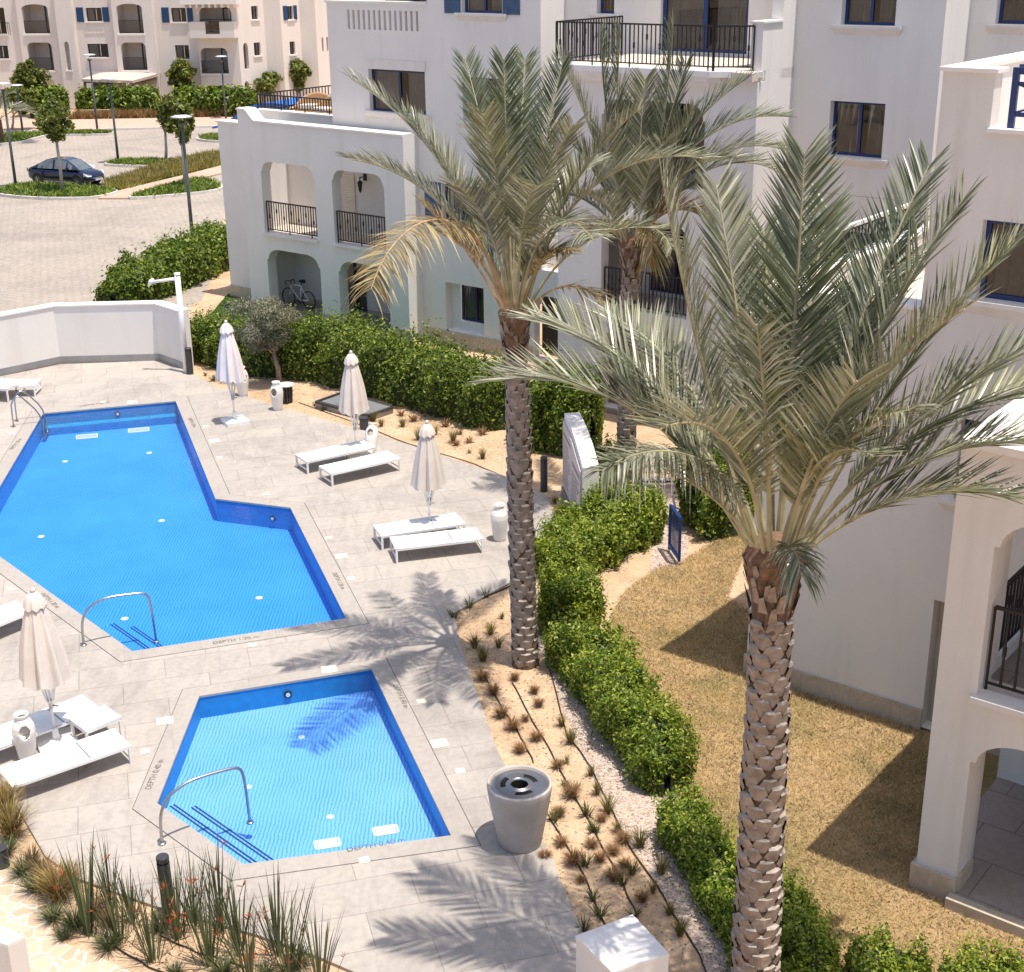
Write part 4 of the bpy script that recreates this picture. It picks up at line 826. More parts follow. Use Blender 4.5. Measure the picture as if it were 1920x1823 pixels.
def palm(base, top, r0, r1, label, fronds, seed, nscale=1.0, short=8):
    rs = random.Random(seed); rt = empty('date_palm', base, label, 'palm tree')
    B = Vector(base); Tp = Vector(top)-B; K = 30; b = MB()
    axis = lambda t: Vector((Tp.x*t, Tp.y*t, Tp.z*t)); rad = lambda t: r0+(r1-r0)*min(1, t*1.15)
    b.tube([axis(k/K) for k in range(K+1)], [rad(k/K)*.9*(1.12 if k == 0 else 1) for k in range(K+1)], 20, 0)
    zend = .9; rows = int(Tp.z*zend/.135); per = 6
    for i in range(rows):
        t = zend*(i+.5)/rows; c0 = axis(t); r = rad(t)
        for j in range(per):
            a = 2*math.pi*(j+(.5 if i % 2 else 0)+.18*i*0+rs.uniform(-.12, .12))/per; hw = math.pi/per*rs.uniform(.95, 1.15); h = .165*rs.uniform(.85, 1.2); o = .024*rs.uniform(.4, 1.7); z0 = c0.z-.09+rs.uniform(-.02, .02)
            def q(da, dz, ro): return (c0.x+math.cos(a+da)*(r*.93+ro), c0.y+math.sin(a+da)*(r*.93+ro), z0+dz)
            v = [q(-hw*.35, -.02, .0), q(hw*.35, -.02, .0), q(-hw*.9, h*.5, o*.35), q(0, h*.4, o*.75), q(hw*.9, h*.5, o*.35), q(-hw*.62, h, o*.85), q(0, h*.97, o*1.15), q(hw*.62, h, o*.85), q(-hw*.5, h*1.12, -.015), q(hw*.5, h*1.12, -.015), q(0, h*1.14, 0)]
            b.add(v, [(0, 1, 3), (0, 3, 2), (1, 4, 3), (2, 3, 6, 5), (3, 4, 7, 6), (5, 6, 10, 8), (6, 7, 9, 10)], [1, 1, 1, 1, 1, 2, 2])
    b.build('trunk', [M['palm_core'], M['palm_boot'], M['palm_cut']], rt)
    b = MB(); prof = [(rad(.84)*.98, zend*Tp.z-.1), (rad(.9)*.86, .9*Tp.z), (rad(.93)*.95, .94*Tp.z), (r1*1.2, .985*Tp.z), (r1*1.45, Tp.z+.12), (r1*1.1, Tp.z+.28), (r1*.5, Tp.z+.36), (0, Tp.z+.38)]
    b.lathe(prof, 22, (Tp.x*.93, Tp.y*.93, 0), 0, flute=lambda i, j: .09*math.sin(j*3.3+i*2)+rs.uniform(-.04, .04))
    for j in range(60):
        a = rs.uniform(0, 6.28); z = Tp.z*(.92+.1*rs.random()); r = r1*(1.05+.25*(z/Tp.z-.92)/.1); c, s = math.cos(a), math.sin(a)
        b.add([(Tp.x+c*r*.9-s*.055, Tp.y+s*r*.9+c*.055, z-.12), (Tp.x+c*r*.9+s*.055, Tp.y+s*r*.9-c*.055, z-.12), (Tp.x+c*r*1.16+s*.025, Tp.y+s*r*1.16-c*.025, z+.07), (Tp.x+c*r*1.16-s*.025, Tp.y+s*r*1.16+c*.025, z+.1)], [(0, 1, 2, 3)], j % 3 and 1)
    b.build('crown_base', [M['palm_husk'], M['palm_boot']], rt)
    for i, (x, y, dY, el, kind, kw) in enumerate(fronds):
        tip = atY(x, y, base[1]+dY) if isinstance(x, (int, float)) else None
        v = Vector(tip)-Vector(top); az = math.atan2(v.y, v.x); el0 = R(el+14 if el < 64 else el+6 if el < 72 else el); sr = r1*.75
        bs = Vector((Tp.x+math.cos(az)*sr, Tp.y+math.sin(az)*sr, Tp.z+.06)); tv = Vector(tip)-B-bs
        bend, L = fit_frond(math.hypot(tv.x, tv.y), tv.z, el0)
        m, pm_ = {'g': (M['frond'], M['petiole']), 'n': (M['frond_green'], M['petiole']), 'd': (M['frond_dry'], M['petiole_dry'])}[kind]
        frond(rt, bs, az, el0, bend, L, m, pm_, seed=seed*100+i, **{**({8: {'ll': .6, 'n': 84}, 3: {'bare': .36, 'll': .47}, 5: {'ll': .52}}[seed]), **kw})
    for j in range(short):
        az = j*2.4+seed; el0 = R(rs.uniform(40, 84)); L = rs.uniform(1.6, 2.8)*nscale
        bs = Vector((Tp.x+math.cos(az)*r1*.5, Tp.y+math.sin(az)*r1*.5, Tp.z+.1))
        frond(rt, bs, az, el0, R(rs.uniform(30, 95)), L, M['frond'] if j % 3 else M['frond_green'], M['petiole'], n=56, seed=seed*100+60+j, ll=.42)
    return rt
Kw = dict
D1 = [(654, 151, .3, 62, 'g', Kw(n=78)), (660, 300, -1.3, 56, 'g', Kw(n=78)), (696, 540, -3.2, 54, 'd', Kw(n=74, droop=.5, ll=.5, fwd=.4, vee=.1)), (874, 111, 1.6, 70, 'n', Kw()), (944, 112, .5, 84, 'n', Kw(n=74)),
      (984, 108, 1.8, 74, 'n', Kw(n=74)), (1057, 125, 1.2, 70, 'n', Kw(n=74)), (1200, 205, -1.2, 60, 'g', Kw(n=74)), (1325, 300, -1.3, 62, 'g', Kw(n=74)), (1115, 455, -2.6, 66, 'g', Kw(droop=.35, fwd=.5)),
      (1140, 582, -.7, 42, 'd', Kw(n=40, bare=.45, droop=.6, ll=.35)), (850, 345, -2.0, 66, 'g', Kw()), (792, 380, -.4, 50, 'd', Kw(n=40, ll=.35, bare=.4)), (1075, 230, -1.9, 70, 'g', Kw()), (1010, 350, -2.6, 66, 'g', Kw(n=60)),
      (905, 215, -1.8, 70, 'g', Kw()), (1230, 430, -.2, 50, 'g', Kw(n=50)), (760, 215, .6, 60, 'g', Kw(n=70)), (965, 180, 2.6, 66, 'n', Kw()), (1120, 300, 2.2, 58, 'g', Kw()), (830, 440, -1.4, 48, 'd', Kw(n=36, ll=.3, bare=.5)), (1075, 470, -1.2, 60, 'd', Kw(n=44, ll=.34, bare=.4, droop=.6))]
p1 = g(985, 1240); palm((p1[0], p1[1], -.05), (p1[0]-.12, p1[1], 6.35), .25, .2, 'tall date palm between the pool deck and the clipped hedge, standing in sandy soil', D1, 3, short=3)
D2 = [(1232, 335, -.1, 66, 'g', Kw(n=84)), (1345, 345, 1.4, 68, 'g', Kw(n=80)), (1508, 288, .3, 84, 'n', Kw(n=90, ll=.56)), (1552, 390, 1.7, 70, 'n', Kw(n=80)), (1737, 307, 1.2, 66, 'n', Kw(n=84)), (1800, 372, .3, 62, 'g', Kw(n=84)),
      (1905, 452, .0, 54, 'g', Kw(n=84)), (1815, 585, -1.4, 62, 'g', Kw(n=74)), (1945, 650, -.2, 46, 'g', Kw(n=84)), (1975, 735, .6, 40, 'g', Kw(n=84)), (1985, 835, -.3, 40, 'g', Kw(n=80)), (1705, 770, -1.5, 70, 'g', Kw(n=66, droop=.5)),
      (1000, 598, 1.8, 48, 'g', Kw(n=88, ll=.58)), (940, 708, .5, 50, 'g', Kw(n=88, ll=.58)), (1128, 885, -.9, 62, 'g', Kw(n=120, droop=.55, ll=.38, vee=.1, fwd=.45)), (1130, 590, 2.6, 46, 'g', Kw(n=80)), (1418, 610, -1.2, 70, 'g', Kw(n=50, droop=.4)),
      (1500, 1075, -.8, 68, 'g', Kw(n=40, ll=.3, droop=.7)), (1610, 720, -1.6, 66, 'g', Kw(n=60)), (1240, 800, -1.8, 60, 'g', Kw(n=60)),
      (1700, 480, 1.9, 58, 'n', Kw(n=76)), (1880, 930, -.6, 34, 'g', Kw(n=70)), (1430, 430, 1.9, 68, 'n', Kw(n=70)), (1150, 700, .4, 44, 'g', Kw(n=70))]
palm((2.86, 13.78, -.05), (2.78, 13.78, 5.95), .3, .235, 'nearest date palm with a scaly trunk rising from the hedge beside the dry lawn', D2, 5, short=3)
D3 = [(1050, 108, 0, 70, 'g', Kw(n=70)), (1122, 62, .2, 80, 'n', Kw()), (1167, 56, .0, 84, 'n', Kw()), (1254, 50, -.2, 78, 'n', Kw(n=70)), (1398, 148, .2, 70, 'n', Kw(n=74)), (1468, 222, -.2, 62, 'n', Kw(n=74)), (1488, 290, -.5, 56, 'g', Kw(n=74)),
      (1470, 330, .5, 50, 'g', Kw(n=70)), (1100, 440, -.4, 50, 'd', Kw(n=50)), (1215, 505, -1., 60, 'd', Kw(n=44, ll=.4, droop=.6)), (1060, 260, .4, 60, 'g', Kw()), (1300, 210, -.8, 70, 'g', Kw()), (1375, 300, -1., 60, 'g', Kw()), (1130, 250, -1., 68, 'g', Kw()), (1320, 410, -.6, 56, 'd', Kw()), (1210, 150, 1., 78, 'g', Kw()), (1290, 120, .8, 74, 'n', Kw()), (1240, 270, -1.4, 74, 'g', Kw())]
p3 = g(1172, 945); palm((p3[0], p3[1], -.05), (p3[0]+.03, p3[1], 5.9), .24, .19, 'date palm farthest back beside the blue fence, its head against the balcony', D3, 8, short=5)

# ------------------------------------------------------------------ hedges, shrubs and trees
def leafcloud(P, Nn, size, asp, rs, jit=.8):
    n = len(P); d = Nn+rs.normal(0, jit, (n, 3)); d /= np.linalg.norm(d, axis=1)[:, None]+1e-9
    t = np.cross(d, rs.normal(0, 1, (n, 3))); t /= np.linalg.norm(t, axis=1)[:, None]+1e-9; u = np.cross(d, t)
    s = size*rs.uniform(.6, 1.35, (n, 1)); v = np.empty((n, 4, 3))
    v[:, 0] = P-t*s; v[:, 1] = P+u*s*asp-t*s*.1; v[:, 2] = P+t*s; v[:, 3] = P-u*s*asp-t*s*.1
    v[:, 0] -= d*s*.15; v[:, 2] -= d*s*.25; return v
def hedge(path, wid, hgt, n, size, label, m='hedge', seed=1, lump=.2, group=None, name='hedge', zb=-.05, cat='hedge'):
    rs = np.random.RandomState(seed); pts = np.array(path, float); seg = np.linalg.norm(np.diff(pts, axis=0), axis=1); cum = np.r_[0, np.cumsum(seg)]; LT = cum[-1]
    wid = np.asarray(wid if np.ndim(wid) else [wid]*len(pts), float); hgt = np.asarray(hgt if np.ndim(hgt) else [hgt]*len(pts), float)
    ph = rs.uniform(0, 6.28, 8)
    def lumpf(t, a): return 1+lump*(np.sin(t*1.9+ph[0])*np.sin(a*2+ph[1])*.6+np.sin(t*4.3+ph[2]+a*3)*.5+np.sin(t*9.1+a*5+ph[3])*.35+np.sin(t*15.7-a*8+ph[4])*.3+np.sin(t*23+a*11+ph[5])*.2)
    def surf(t, a, k):
        t = np.clip(t, 0, LT); x = np.interp(t, cum, pts[:, 0]); y = np.interp(t, cum, pts[:, 1]); i = np.clip(np.searchsorted(cum, t)-1, 0, len(seg)-1)
        dx = (pts[i+1]-pts[i])/seg[i][:, None]; nx = np.stack([-dx[:, 1], dx[:, 0]], 1); w_ = np.interp(t, cum, wid)/2; h_ = np.interp(t, cum, hgt)
        ends = np.minimum(1, np.minimum(t, LT-t)/(.5*w_+.01)); ends = np.sqrt(np.clip(1-(1-ends)**2, .03, 1))
        ca, sa = np.cos(a), np.sin(a); ex = .62
        sx = np.sign(ca)*np.abs(ca)**ex; sz = np.abs(sa)**ex; lf = lumpf(t, a)*k
        px = x+nx[:, 0]*sx*w_*lf*ends; py = y+nx[:, 1]*sx*w_*lf*ends; pz = zb+sz*h_*lf*(.65+.35*ends)
        nn = np.stack([nx[:, 0]*ca, nx[:, 1]*ca, sa+.15], 1); return np.stack([px, py, pz], 1), nn
    org = (pts[:, 0].mean(), pts[:, 1].mean(), zb)
    rt = empty(name, org, label, cat, group)
    t = rs.uniform(0, LT, n); a = rs.uniform(0, np.pi, n); k = 1.05-np.abs(rs.normal(0, .12, n)); P, nn = surf(t, a, k)
    # sprays : small shoots standing proud
    ns = n//9; ts = rs.uniform(0, LT, ns); As = rs.uniform(.2, np.pi-.2, ns); Ps, n2 = surf(ts, As, 1.05+np.abs(rs.normal(0, .13, ns)))
    nh = n//40; th = rs.uniform(0, LT, nh); ah = rs.uniform(.35, np.pi-.35, nh); Ph, n3 = surf(th, ah, np.ones(nh)); n3 = n3+np.array([0, 0, .7]); n3 /= np.linalg.norm(n3, axis=1)[:, None]; hl = rs.uniform(.08, .3, (nh, 1))
    PP = np.concatenate([Ph+n3*hl*f+rs.normal(0, size*.35, (nh, 3)) for f in (.1, .3, .5, .7, .85, 1.)]); NN = np.tile(n3, (6, 1))
    v = np.concatenate([leafcloud(P, nn, size, .5, rs), leafcloud(Ps, n2, size*.95, .45, rs, .5), leafcloud(PP, NN, size*.9, .42, rs, .9)])
    o = quads('foliage', v, M[m], rt, origin=org); o.location = (0, 0, 0)
    gt = np.linspace(0, LT, max(6, int(LT*5))); ga = np.linspace(0, np.pi, 13); G_, A_ = np.meshgrid(gt, ga, indexing='ij'); Q, _ = surf(G_.ravel(), A_.ravel(), .8)
    fc = [(i*13+j, i*13+j+1, (i+1)*13+j+1, (i+1)*13+j) for i in range(len(gt)-1) for j in range(12)]
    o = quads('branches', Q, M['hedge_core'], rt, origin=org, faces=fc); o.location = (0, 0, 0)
    return rt
hedge([g2(372, 660), g2(480, 690), g2(610, 700), g2(740, 735), g2(870, 770), g2(960, 800)], [1.7, 1.7, 1.8, 1.8, 1.9, 1.6], [1.15, 1.3, 1.65, 1.6, 1.5, 1.5], 30000, .055, 'long leafy hedge between the sandy bed and the arched ground floor porches', 'hedge', 2)
hedge([g2(985, 815), g2(1050, 830), g2(1110, 850)], [1.6, 1.8, 1.6], [1.7, 1.8, 1.7], 11000, .055, 'short dense hedge behind the white notice board', 'hedge', 3)
hedge([g2(215, 580), g2(290, 545), g2(370, 510), g2(432, 475)], [1.6, 2.2, 2.2, 2.0], [1.0, 1.25, 1.3, 1.25], 12000, .09, 'tall rounded hedge at the edge of the car park behind the white wall', 'hedge', 4)
hedge([g2(355, 490), g2(395, 470), g2(425, 455)], 1.6, .6, 2500, .09, 'low green hedge at the foot of the lamp post by the white building', 'hedge', 5)
hedge([g2(1020, 1085), g2(1090, 1040), g2(1160, 1010), g2(1225, 990)], [1.4, 1.6, 1.7, 1.2], [.7, .85, 1.05, 1.0], 17000, .045, 'bright green rounded hedge in front of the notice board and palm', 'hedge2', 6)
hedge([g2(1040, 1200), g2(1080, 1165), g2(1125, 1170)], [1.0, 1.2, 1.0], [.95, 1.05, .9], 8000, .042, 'bright hedge just right of the tall palm trunk', 'hedge2', 7)
hedge([g2(1055, 1230), g2(1120, 1290), g2(1180, 1370), g2(1230, 1440), g2(1250, 1490)], [.8, 1., 1.05, 1., .8], [.8, .9, .95, .85, .7], 17000, .038, 'bright green hedge along the gravel strip and dry lawn', 'hedge2', 8)
hedge([g2(1265, 1545), g2(1310, 1610), g2(1350, 1680), g2(1390, 1760), g2(1440, 1850)], [.7, .75, .7, .65, .6], [.65, .7, .6, .55, .5], 11000, .034, 'bright green hedge behind the scaly trunk of the nearest palm', 'hedge2', 9)
hedge([g2(1450, 1700), g2(1490, 1790), g2(1530, 1870)], .7, [.55, .6, .6], 7000, .03, 'low bright hedge right of the nearest palm trunk', 'hedge2', 10)
hedge([g2(1590, 1850), g2(1680, 1840), g2(1720, 1870)], .55, .5, 3000, .032, 'loose green shrub at the near edge of the dry lawn', 'hedge2', 11, .3, None, 'shrub', cat='shrub')
hedge([g2(1760, 1880), g2(1850, 1875), g2(1950, 1890)], .6, .55, 3600, .032, 'bright feathery shrub in the near right corner of the lawn', 'hedge2', 12, .3, None, 'shrub', cat='shrub')
hedge([g2(1300, 960), g2(1350, 985), g2(1390, 1000)], [1.3, 1.6, 1.4], [1.5, 1.7, 1.4], 9000, .05, 'dark shady shrub between the blue gate and the white wall', 'hedge', 13, .28, None, 'shrub', cat='shrub')
hedge([g2(1285, 880), g2(1340, 870), g2(1400, 880)], [1.2, 1.4, 1.2], [1.2, 1.3, 1.2], 5000, .055, 'green shrub beyond the blue fence under the palm heads', 'hedge2', 14, .28, None, 'shrub', cat='shrub')
hedge([g2(1118, 960), g2(1135, 930)], 1., [1.3, 1.3], 3500, .05, 'green shrub squeezed between notice board and palm trunk', 'hedge', 15, .2, None, 'shrub', cat='shrub')
hedge([g2(150, 214), g2(220, 214), g2(300, 214)], 2.2, 1.7, 5000, .2, 'clipped far hedge in front of the pink canopy', 'hedge', 16)
hedge([g2(330, 215), g2(400, 216), g2(480, 218)], 2.2, 1.7, 5000, .2, 'clipped far hedge ending behind the white building', 'hedge', 17)
hedge([g2(60, 219), g2(130, 217)], 2.2, 1.9, 3000, .2, 'clipped far hedge left of the gap in front of the distant building', 'hedge', 18)

def tree(base, hgt, crown_c, crown_r, n, size, label, m='tree', seed=1, stems=5, clumps=16, tr=.09, name='tree', cat='tree', bark='bark', asp=.5):
    rs = np.random.RandomState(seed); rr = random.Random(seed); rt = empty(name, base, label, cat)
    B = Vector(base); cc = Vector(crown_c)-B; b = MB(); fork = max(.25, cc.z-crown_r[2]*1.05)
    lean = Vector((cc.x*.3, cc.y*.3, fork)); b.tube([Vector((0, 0, 0)), lean*.5+Vector((.03, .02, 0)), lean], [tr*1.25, tr, tr*.85], 8)
    cl = []
    for i in range(clumps):
        a = rs.uniform(0, 6.28); zz = rs.uniform(-1, 1); r = math.sqrt(max(0, 1-zz*zz))*rs.uniform(.35, 1.)*(.72+.28*zz)
        cl.append(cc+Vector((math.cos(a)*r*crown_r[0], math.sin(a)*r*crown_r[1], zz*crown_r[2]*.85)))
    for i in range(stems):
        e = cl[i % clumps]; mid = lean.lerp(e, .5)+Vector((rr.uniform(-.1, .1), rr.uniform(-.1, .1), .05)); b.tube([lean*.97, mid, e], [tr*.55, tr*.35, tr*.14], 6)
    b.build('trunk', M[bark], rt, True)
    P = []; Nn = []
    per = n//clumps
    for c in cl:
        k = rs.normal(0, 1, (per, 3)); k /= np.linalg.norm(k, axis=1)[:, None]; rad = rs.uniform(.1, 1, (per, 1))**.6*np.array(crown_r)*.33*rs.uniform(.6, 1.3)
        P.append(np.array(c)+k*rad); Nn.append(k+np.array([0, 0, .4]))
    o = quads('crown', leafcloud(np.concatenate(P), np.concatenate(Nn), size, asp, rs), M[m], rt); return rt
ob = g(524, 715); tree((ob[0], ob[1], -.05), 2.6, (ob[0]-.35, ob[1], 1.75), (1.25, 1.15, .85), 15000, .05, 'grey green olive tree with a bent pale trunk in the sandy bed', 'olive', 21, 5, 26, .075, 'olive_tree', 'olive tree', asp=.22)
def far_tree(px, py, cx, cy, wpx, hpx, label, seed, n=3200, sz=.11):
    bs = g(px, py); k = (bs[1]*math.cos(TH)+H*math.sin(TH))/FPX; c = atY(cx, cy, bs[1])
    tree((bs[0], bs[1], -.03), 4, c, (wpx*k/2, wpx*k/2, hpx*k/2), n, sz, label, 'tree', seed, 9, 34, .085, bark='bark_pale')
far_tree(117, 361, 103, 226, 92, 72, 'young tree with a forked pale trunk standing in front of the navy car', 31, 4200, .1)
far_tree(311, 304, 316, 215, 56, 66, 'young car park tree with a bare grey trunk beside a lamp post', 32, 3000, .11)
far_tree(347, 353, 342, 232, 56, 66, 'slender leafy tree behind the nearest lamp post', 33, 2600, .11)
far_tree(340, 207, 337, 142, 72, 56, 'tree with a forked trunk rising from the far hedge before the balconies', 34, 3000, .17)
far_tree(66, 217, 55, 147, 78, 66, 'broad tree at the far left before the distant building', 35, 3200, .18)
far_tree(497, 200, 497, 158, 66, 42, 'bushy low tree between the distant building and the roof terrace', 36, 2600, .17)
far_tree(560, 195, 560, 140, 54, 52, 'round headed tree beside the roof terrace railing', 37, 2800, .17)
far_tree(22, 245, 38, 188, 70, 50, 'leafy low tree behind the small grey palm', 38, 2600, .17)
# small grey palm by the far left lamp
pb = g(4, 268); rt = empty('palm_tree', (pb[0], pb[1], 0), 'small grey green palm at the far left edge of the car park', 'palm tree')
b = MB(); b.tube([(0, 0, 0), (0, 0, 1.5)], [.2, .16], 10); b.build('trunk', M['palm_core'], rt)
for j in range(13): frond(rt, Vector((0, 0, 1.5)), j*2.4, R(35+(j*17) % 45), R(70), 2.6, M['frond'], M['petiole'], n=26, wd=.03, ll=.55, seed=900+j)

# ------------------------------------------------------------------ bed plants
def tuft(name, n, h, spread, wd, mats, seed, curve=.5, mi=None):
    rs = random.Random(seed); b = MB()
    for i in range(n):
        a = rs.uniform(0, 6.28); r0 = rs.uniform(0, .25)*spread; hh = h*rs.uniform(.55, 1.1); out = spread*rs.uniform(.3, 1.); w_ = wd*rs.uniform(.6, 1.3); c, s = math.cos(a), math.sin(a)
        p0 = Vector((c*r0, s*r0, 0)); tw = rs.uniform(-.6, .6); sv = Vector((-math.sin(a+tw), math.cos(a+tw), 0)); v = []
        for t, ww in ((0, .8), (.4, 1), (.75, .7)): q = p0+Vector((c, s, 0))*out*(t**(1+curve))+Vector((0, 0, hh*(t-curve*.35*t*t*t))); v += [q-sv*w_*ww, q+sv*w_*ww]
        v.append(p0+Vector((c, s, 0))*out*1.05+Vector((0, 0, hh*(1-curve*.35*1.1))))
        b.add(v, [(0, 1, 3, 2), (2, 3, 5, 4), (4, 5, 6)], (mi(rs, i) if mi else 0))
    return b, mats
def place(kind, spots, labels, cat, group, name, rnd=(.6, 1.15), z=-.05, seed=1):
    protos = []
    rs = random.Random(seed)
    for (b, mats) in kind: protos.append(b.build('tmp', mats).data)
    for o in [o for o in bpy.data.objects if o.name.startswith('tmp')]: bpy.data.objects.remove(o)
    for me in protos: me.name = name
    for i, (x, y) in enumerate(spots):
        o = bpy.data.objects.new(name, protos[i % len(protos)]); COL.objects.link(o); o.location = (*g2(x, y, z), z); s = rs.uniform(*rnd); o.scale = (s, s, s*rs.uniform(.85, 1.15)); o.rotation_euler = (0, 0, rs.uniform(0, 6.28))
        tag(o, labels, cat, group)
brown = [tuft('t', 300, .2, .18, .0032, [M['russet'], M['straw']], 50+k, .7, lambda r, i: [1 if r.random() < .35 else 0]*3) for k in range(3)]
place(brown, [(962, 1368), (985, 1352), (975, 1410), (1006, 1388), (1052, 1585), (1075, 1620), (1110, 1588), (1090, 1655), (1126, 1615), (1150, 1600), (1172, 1625), (1072, 1495), (940, 1345), (925, 1302), (1010, 1325), (1128, 1540), (1205, 1690), (1150, 1650), (1002, 1300), (1045, 1440), (1170, 1580), (1022, 1610), (905, 1275), (965, 1275), (1048, 1530)], 'rounded tuft of brown dry grass in the sandy bed', 'grass tuft', 'brown grass tufts in the drip watered bed', 'grass_tuft', seed=2)
gold = [tuft('t', 150, .36, .2, .0035, [M['goldgrass'], M['greenblade']], 60+k, .6, lambda r, i: [1 if r.random() < .45 else 0]*3) for k in range(3)]
place(gold, [(1053, 1362), (1070, 1395), (1108, 1455), (1120, 1490), (1140, 1525), (1158, 1560), (1240, 1640), (1225, 1675), (1255, 1715), (1275, 1755), (1200, 1590), (890, 1215), (905, 1240), (935, 1215), (920, 1190), (1185, 1640), (905, 860), (785, 825), (755, 800), (850, 830), (815, 815), (640, 770), (655, 765), (700, 790), (715, 800), (1040, 945), (1062, 985), (1050, 970)], 'yellow green grass clump at the edge of the sandy bed', 'grass clump', 'yellow green grass clumps in the beds', 'grass_clump', seed=3)
spr = [tuft('t', 40, .2, .17, .007, [M['greenblade']], 70+k, .3) for k in range(2)]
place(spr, [(1062, 1432), (1082, 1478), (1100, 1530), (1118, 1560), (1060, 1475), (1098, 1625), (1040, 1540), (1112, 1690), (1125, 1720), (1095, 1745), (1190, 1720), (880, 1140), (850, 1160), (910, 1120), (1110, 1560), (545, 740), (590, 762), (605, 770), (400, 715), (385, 705), (770, 770), (840, 790), (880, 850), (1020, 905), (940, 1160), (1168, 1660)], 'small green sprig growing along a drip hose', 'seedling', 'green sprigs along the drip hoses', 'seedling', seed=4)
agave = [tuft('t', 60, .22, .22, .008, [M['russet']], 80+k, .2) for k in range(2)]
place(agave, [(752, 780), (775, 790), (800, 800), (835, 800), (855, 835), (880, 830), (795, 775), (862, 815), (720, 770), (905, 815), (825, 770), (850, 775), (890, 800)], 'spiky dark reddish rosette in the sandy bed below the long hedge', 'spiky plant', 'spiky rosettes below the long hedge', 'spiky_plant', seed=5)
strap = []
for k in range(4):
    b, _ = tuft('t', 30, 1.3, .36, .0105, [], 90+k, .1)
    rs = random.Random(k)
    for i in range(4):
        a = rs.uniform(0, 6.28); q = Vector((math.cos(a)*.22*rs.random(), math.sin(a)*.22*rs.random(), 0)); e = q+Vector((math.cos(a)*.22, math.sin(a)*.22, rs.uniform(.5, .95))); b.tube([q, q.lerp(e, .5), e], [.006, .005, .004], 4, 0)
        for j in range(9):
            d = Vector((rs.uniform(-1, 1), rs.uniform(-1, 1), rs.uniform(.1, 1))).normalized()*rs.uniform(.06, .13); s_ = d.orthogonal().normalized()*.006; b.add([e-s_*.4, e+s_*.4, e+d*.6+s_, e+d, e+d*.6-s_], [(0, 1, 2, 3, 4)], 1)
    strap.append((b, [M['strap'], M['flower']]))
place(strap, [(167, 1755), (247, 1732), (287, 1803), (333, 1763), (393, 1812), (447, 1786), (543, 1826), (415, 1745), (210, 1705), (225, 1768), (520, 1790), (365, 1735), (470, 1850), (600, 1850)], 'tall strap leaved plant with rusty red flowers in the front bed', 'flowering plant', 'tall strap leaved plants in the front bed', 'flowering_plant', (.8, 1.12), seed=6)
big_g = [tuft('t', 420, .75, .42, .005, [M['goldgrass'], M['russet']], 100+k, .6, lambda r, i: [1 if r.random() < .2 else 0]*3) for k in range(2)]
place(big_g, [(22, 1570), (8, 1530), (112, 1690)], 'large golden feathery grass in the front bed', 'ornamental grass', 'golden feathery grasses in the front bed', 'ornamental_grass', (.9, 1.1), seed=7)
rus = [tuft('t', 240, .4, .28, .0045, [M['russet'], M['greenblade']], 110+k, .5, lambda r, i: [1 if r.random() < .2 else 0]*3) for k in range(2)]
place(rus, [(62, 1620), (80, 1645), (130, 1665), (180, 1720), (205, 1735)], 'bronze leaved tuft in the front bed', 'bronze grass', 'bronze tufts in the front bed', 'bronze_grass', seed=8)
low = [tuft('t', 190, .3, .3, .0045, [M['greenblade'], M['strap']], 120+k, .4, lambda r, i: [1 if r.random() < .5 else 0]*3) for k in range(2)]
place(low, [(15, 1600), (45, 1640), (70, 1670), (100, 1725), (205, 1780), (330, 1830), (300, 1745), (140, 1740), (120, 1760), (420, 1830), (500, 1830), (560, 1812)], 'low dark green clump in the front bed', 'green clump', 'low green clumps in the front bed', 'green_clump', seed=9)
def hose(px, label, r=.011):
    P = [Vector(g(x, y, -.03)) for x, y in px]; out = []
    for i in range(len(P)-1):
        for t in range(6): out.append(P[i].lerp(P[i+1], t/6)+Vector((math.sin(i*5+t)*.012, math.cos(i*3+t*1.3)*.012, 0)))
    b = MB(); b.tube(out+[P[-1]], r, 6); tag(b.build('drip_hose', M['hose'], None, True, origin=tuple(P[0])), label, 'hose')
hose([(900, 1255), (945, 1330), (985, 1395), (1000, 1430)], 'short black drip hose at the deck edge by the planter')
hose([(960, 1280), (1000, 1352), (1060, 1460), (1120, 1570), (1160, 1640), (1195, 1715)], 'black drip hose running down the middle of the sandy bed')
hose([(1030, 1255), (1065, 1380), (1110, 1440), (1170, 1570), (1230, 1660), (1300, 1770), (1330, 1830)], 'black drip hose along the border of sand and gravel')
hose([(1030, 1535), (1080, 1610), (1120, 1700), (1145, 1760)], 'black drip hose between the planter and the white block')
hose([(850, 1150), (905, 1122), (960, 1097), (985, 1085)], 'black drip hose along the deck corner left of the tall palm', .014)
hose([(560, 755), (660, 790), (760, 830), (890, 870), (960, 900)], 'black drip hose along the back bed by the long hedge')
hose([(205, 1770), (280, 1812), (360, 1850)], 'black drip hose across the front bed')
hose([(300, 1755), (370, 1785), (470, 1815)], 'black drip hose among the strap leaved plants')

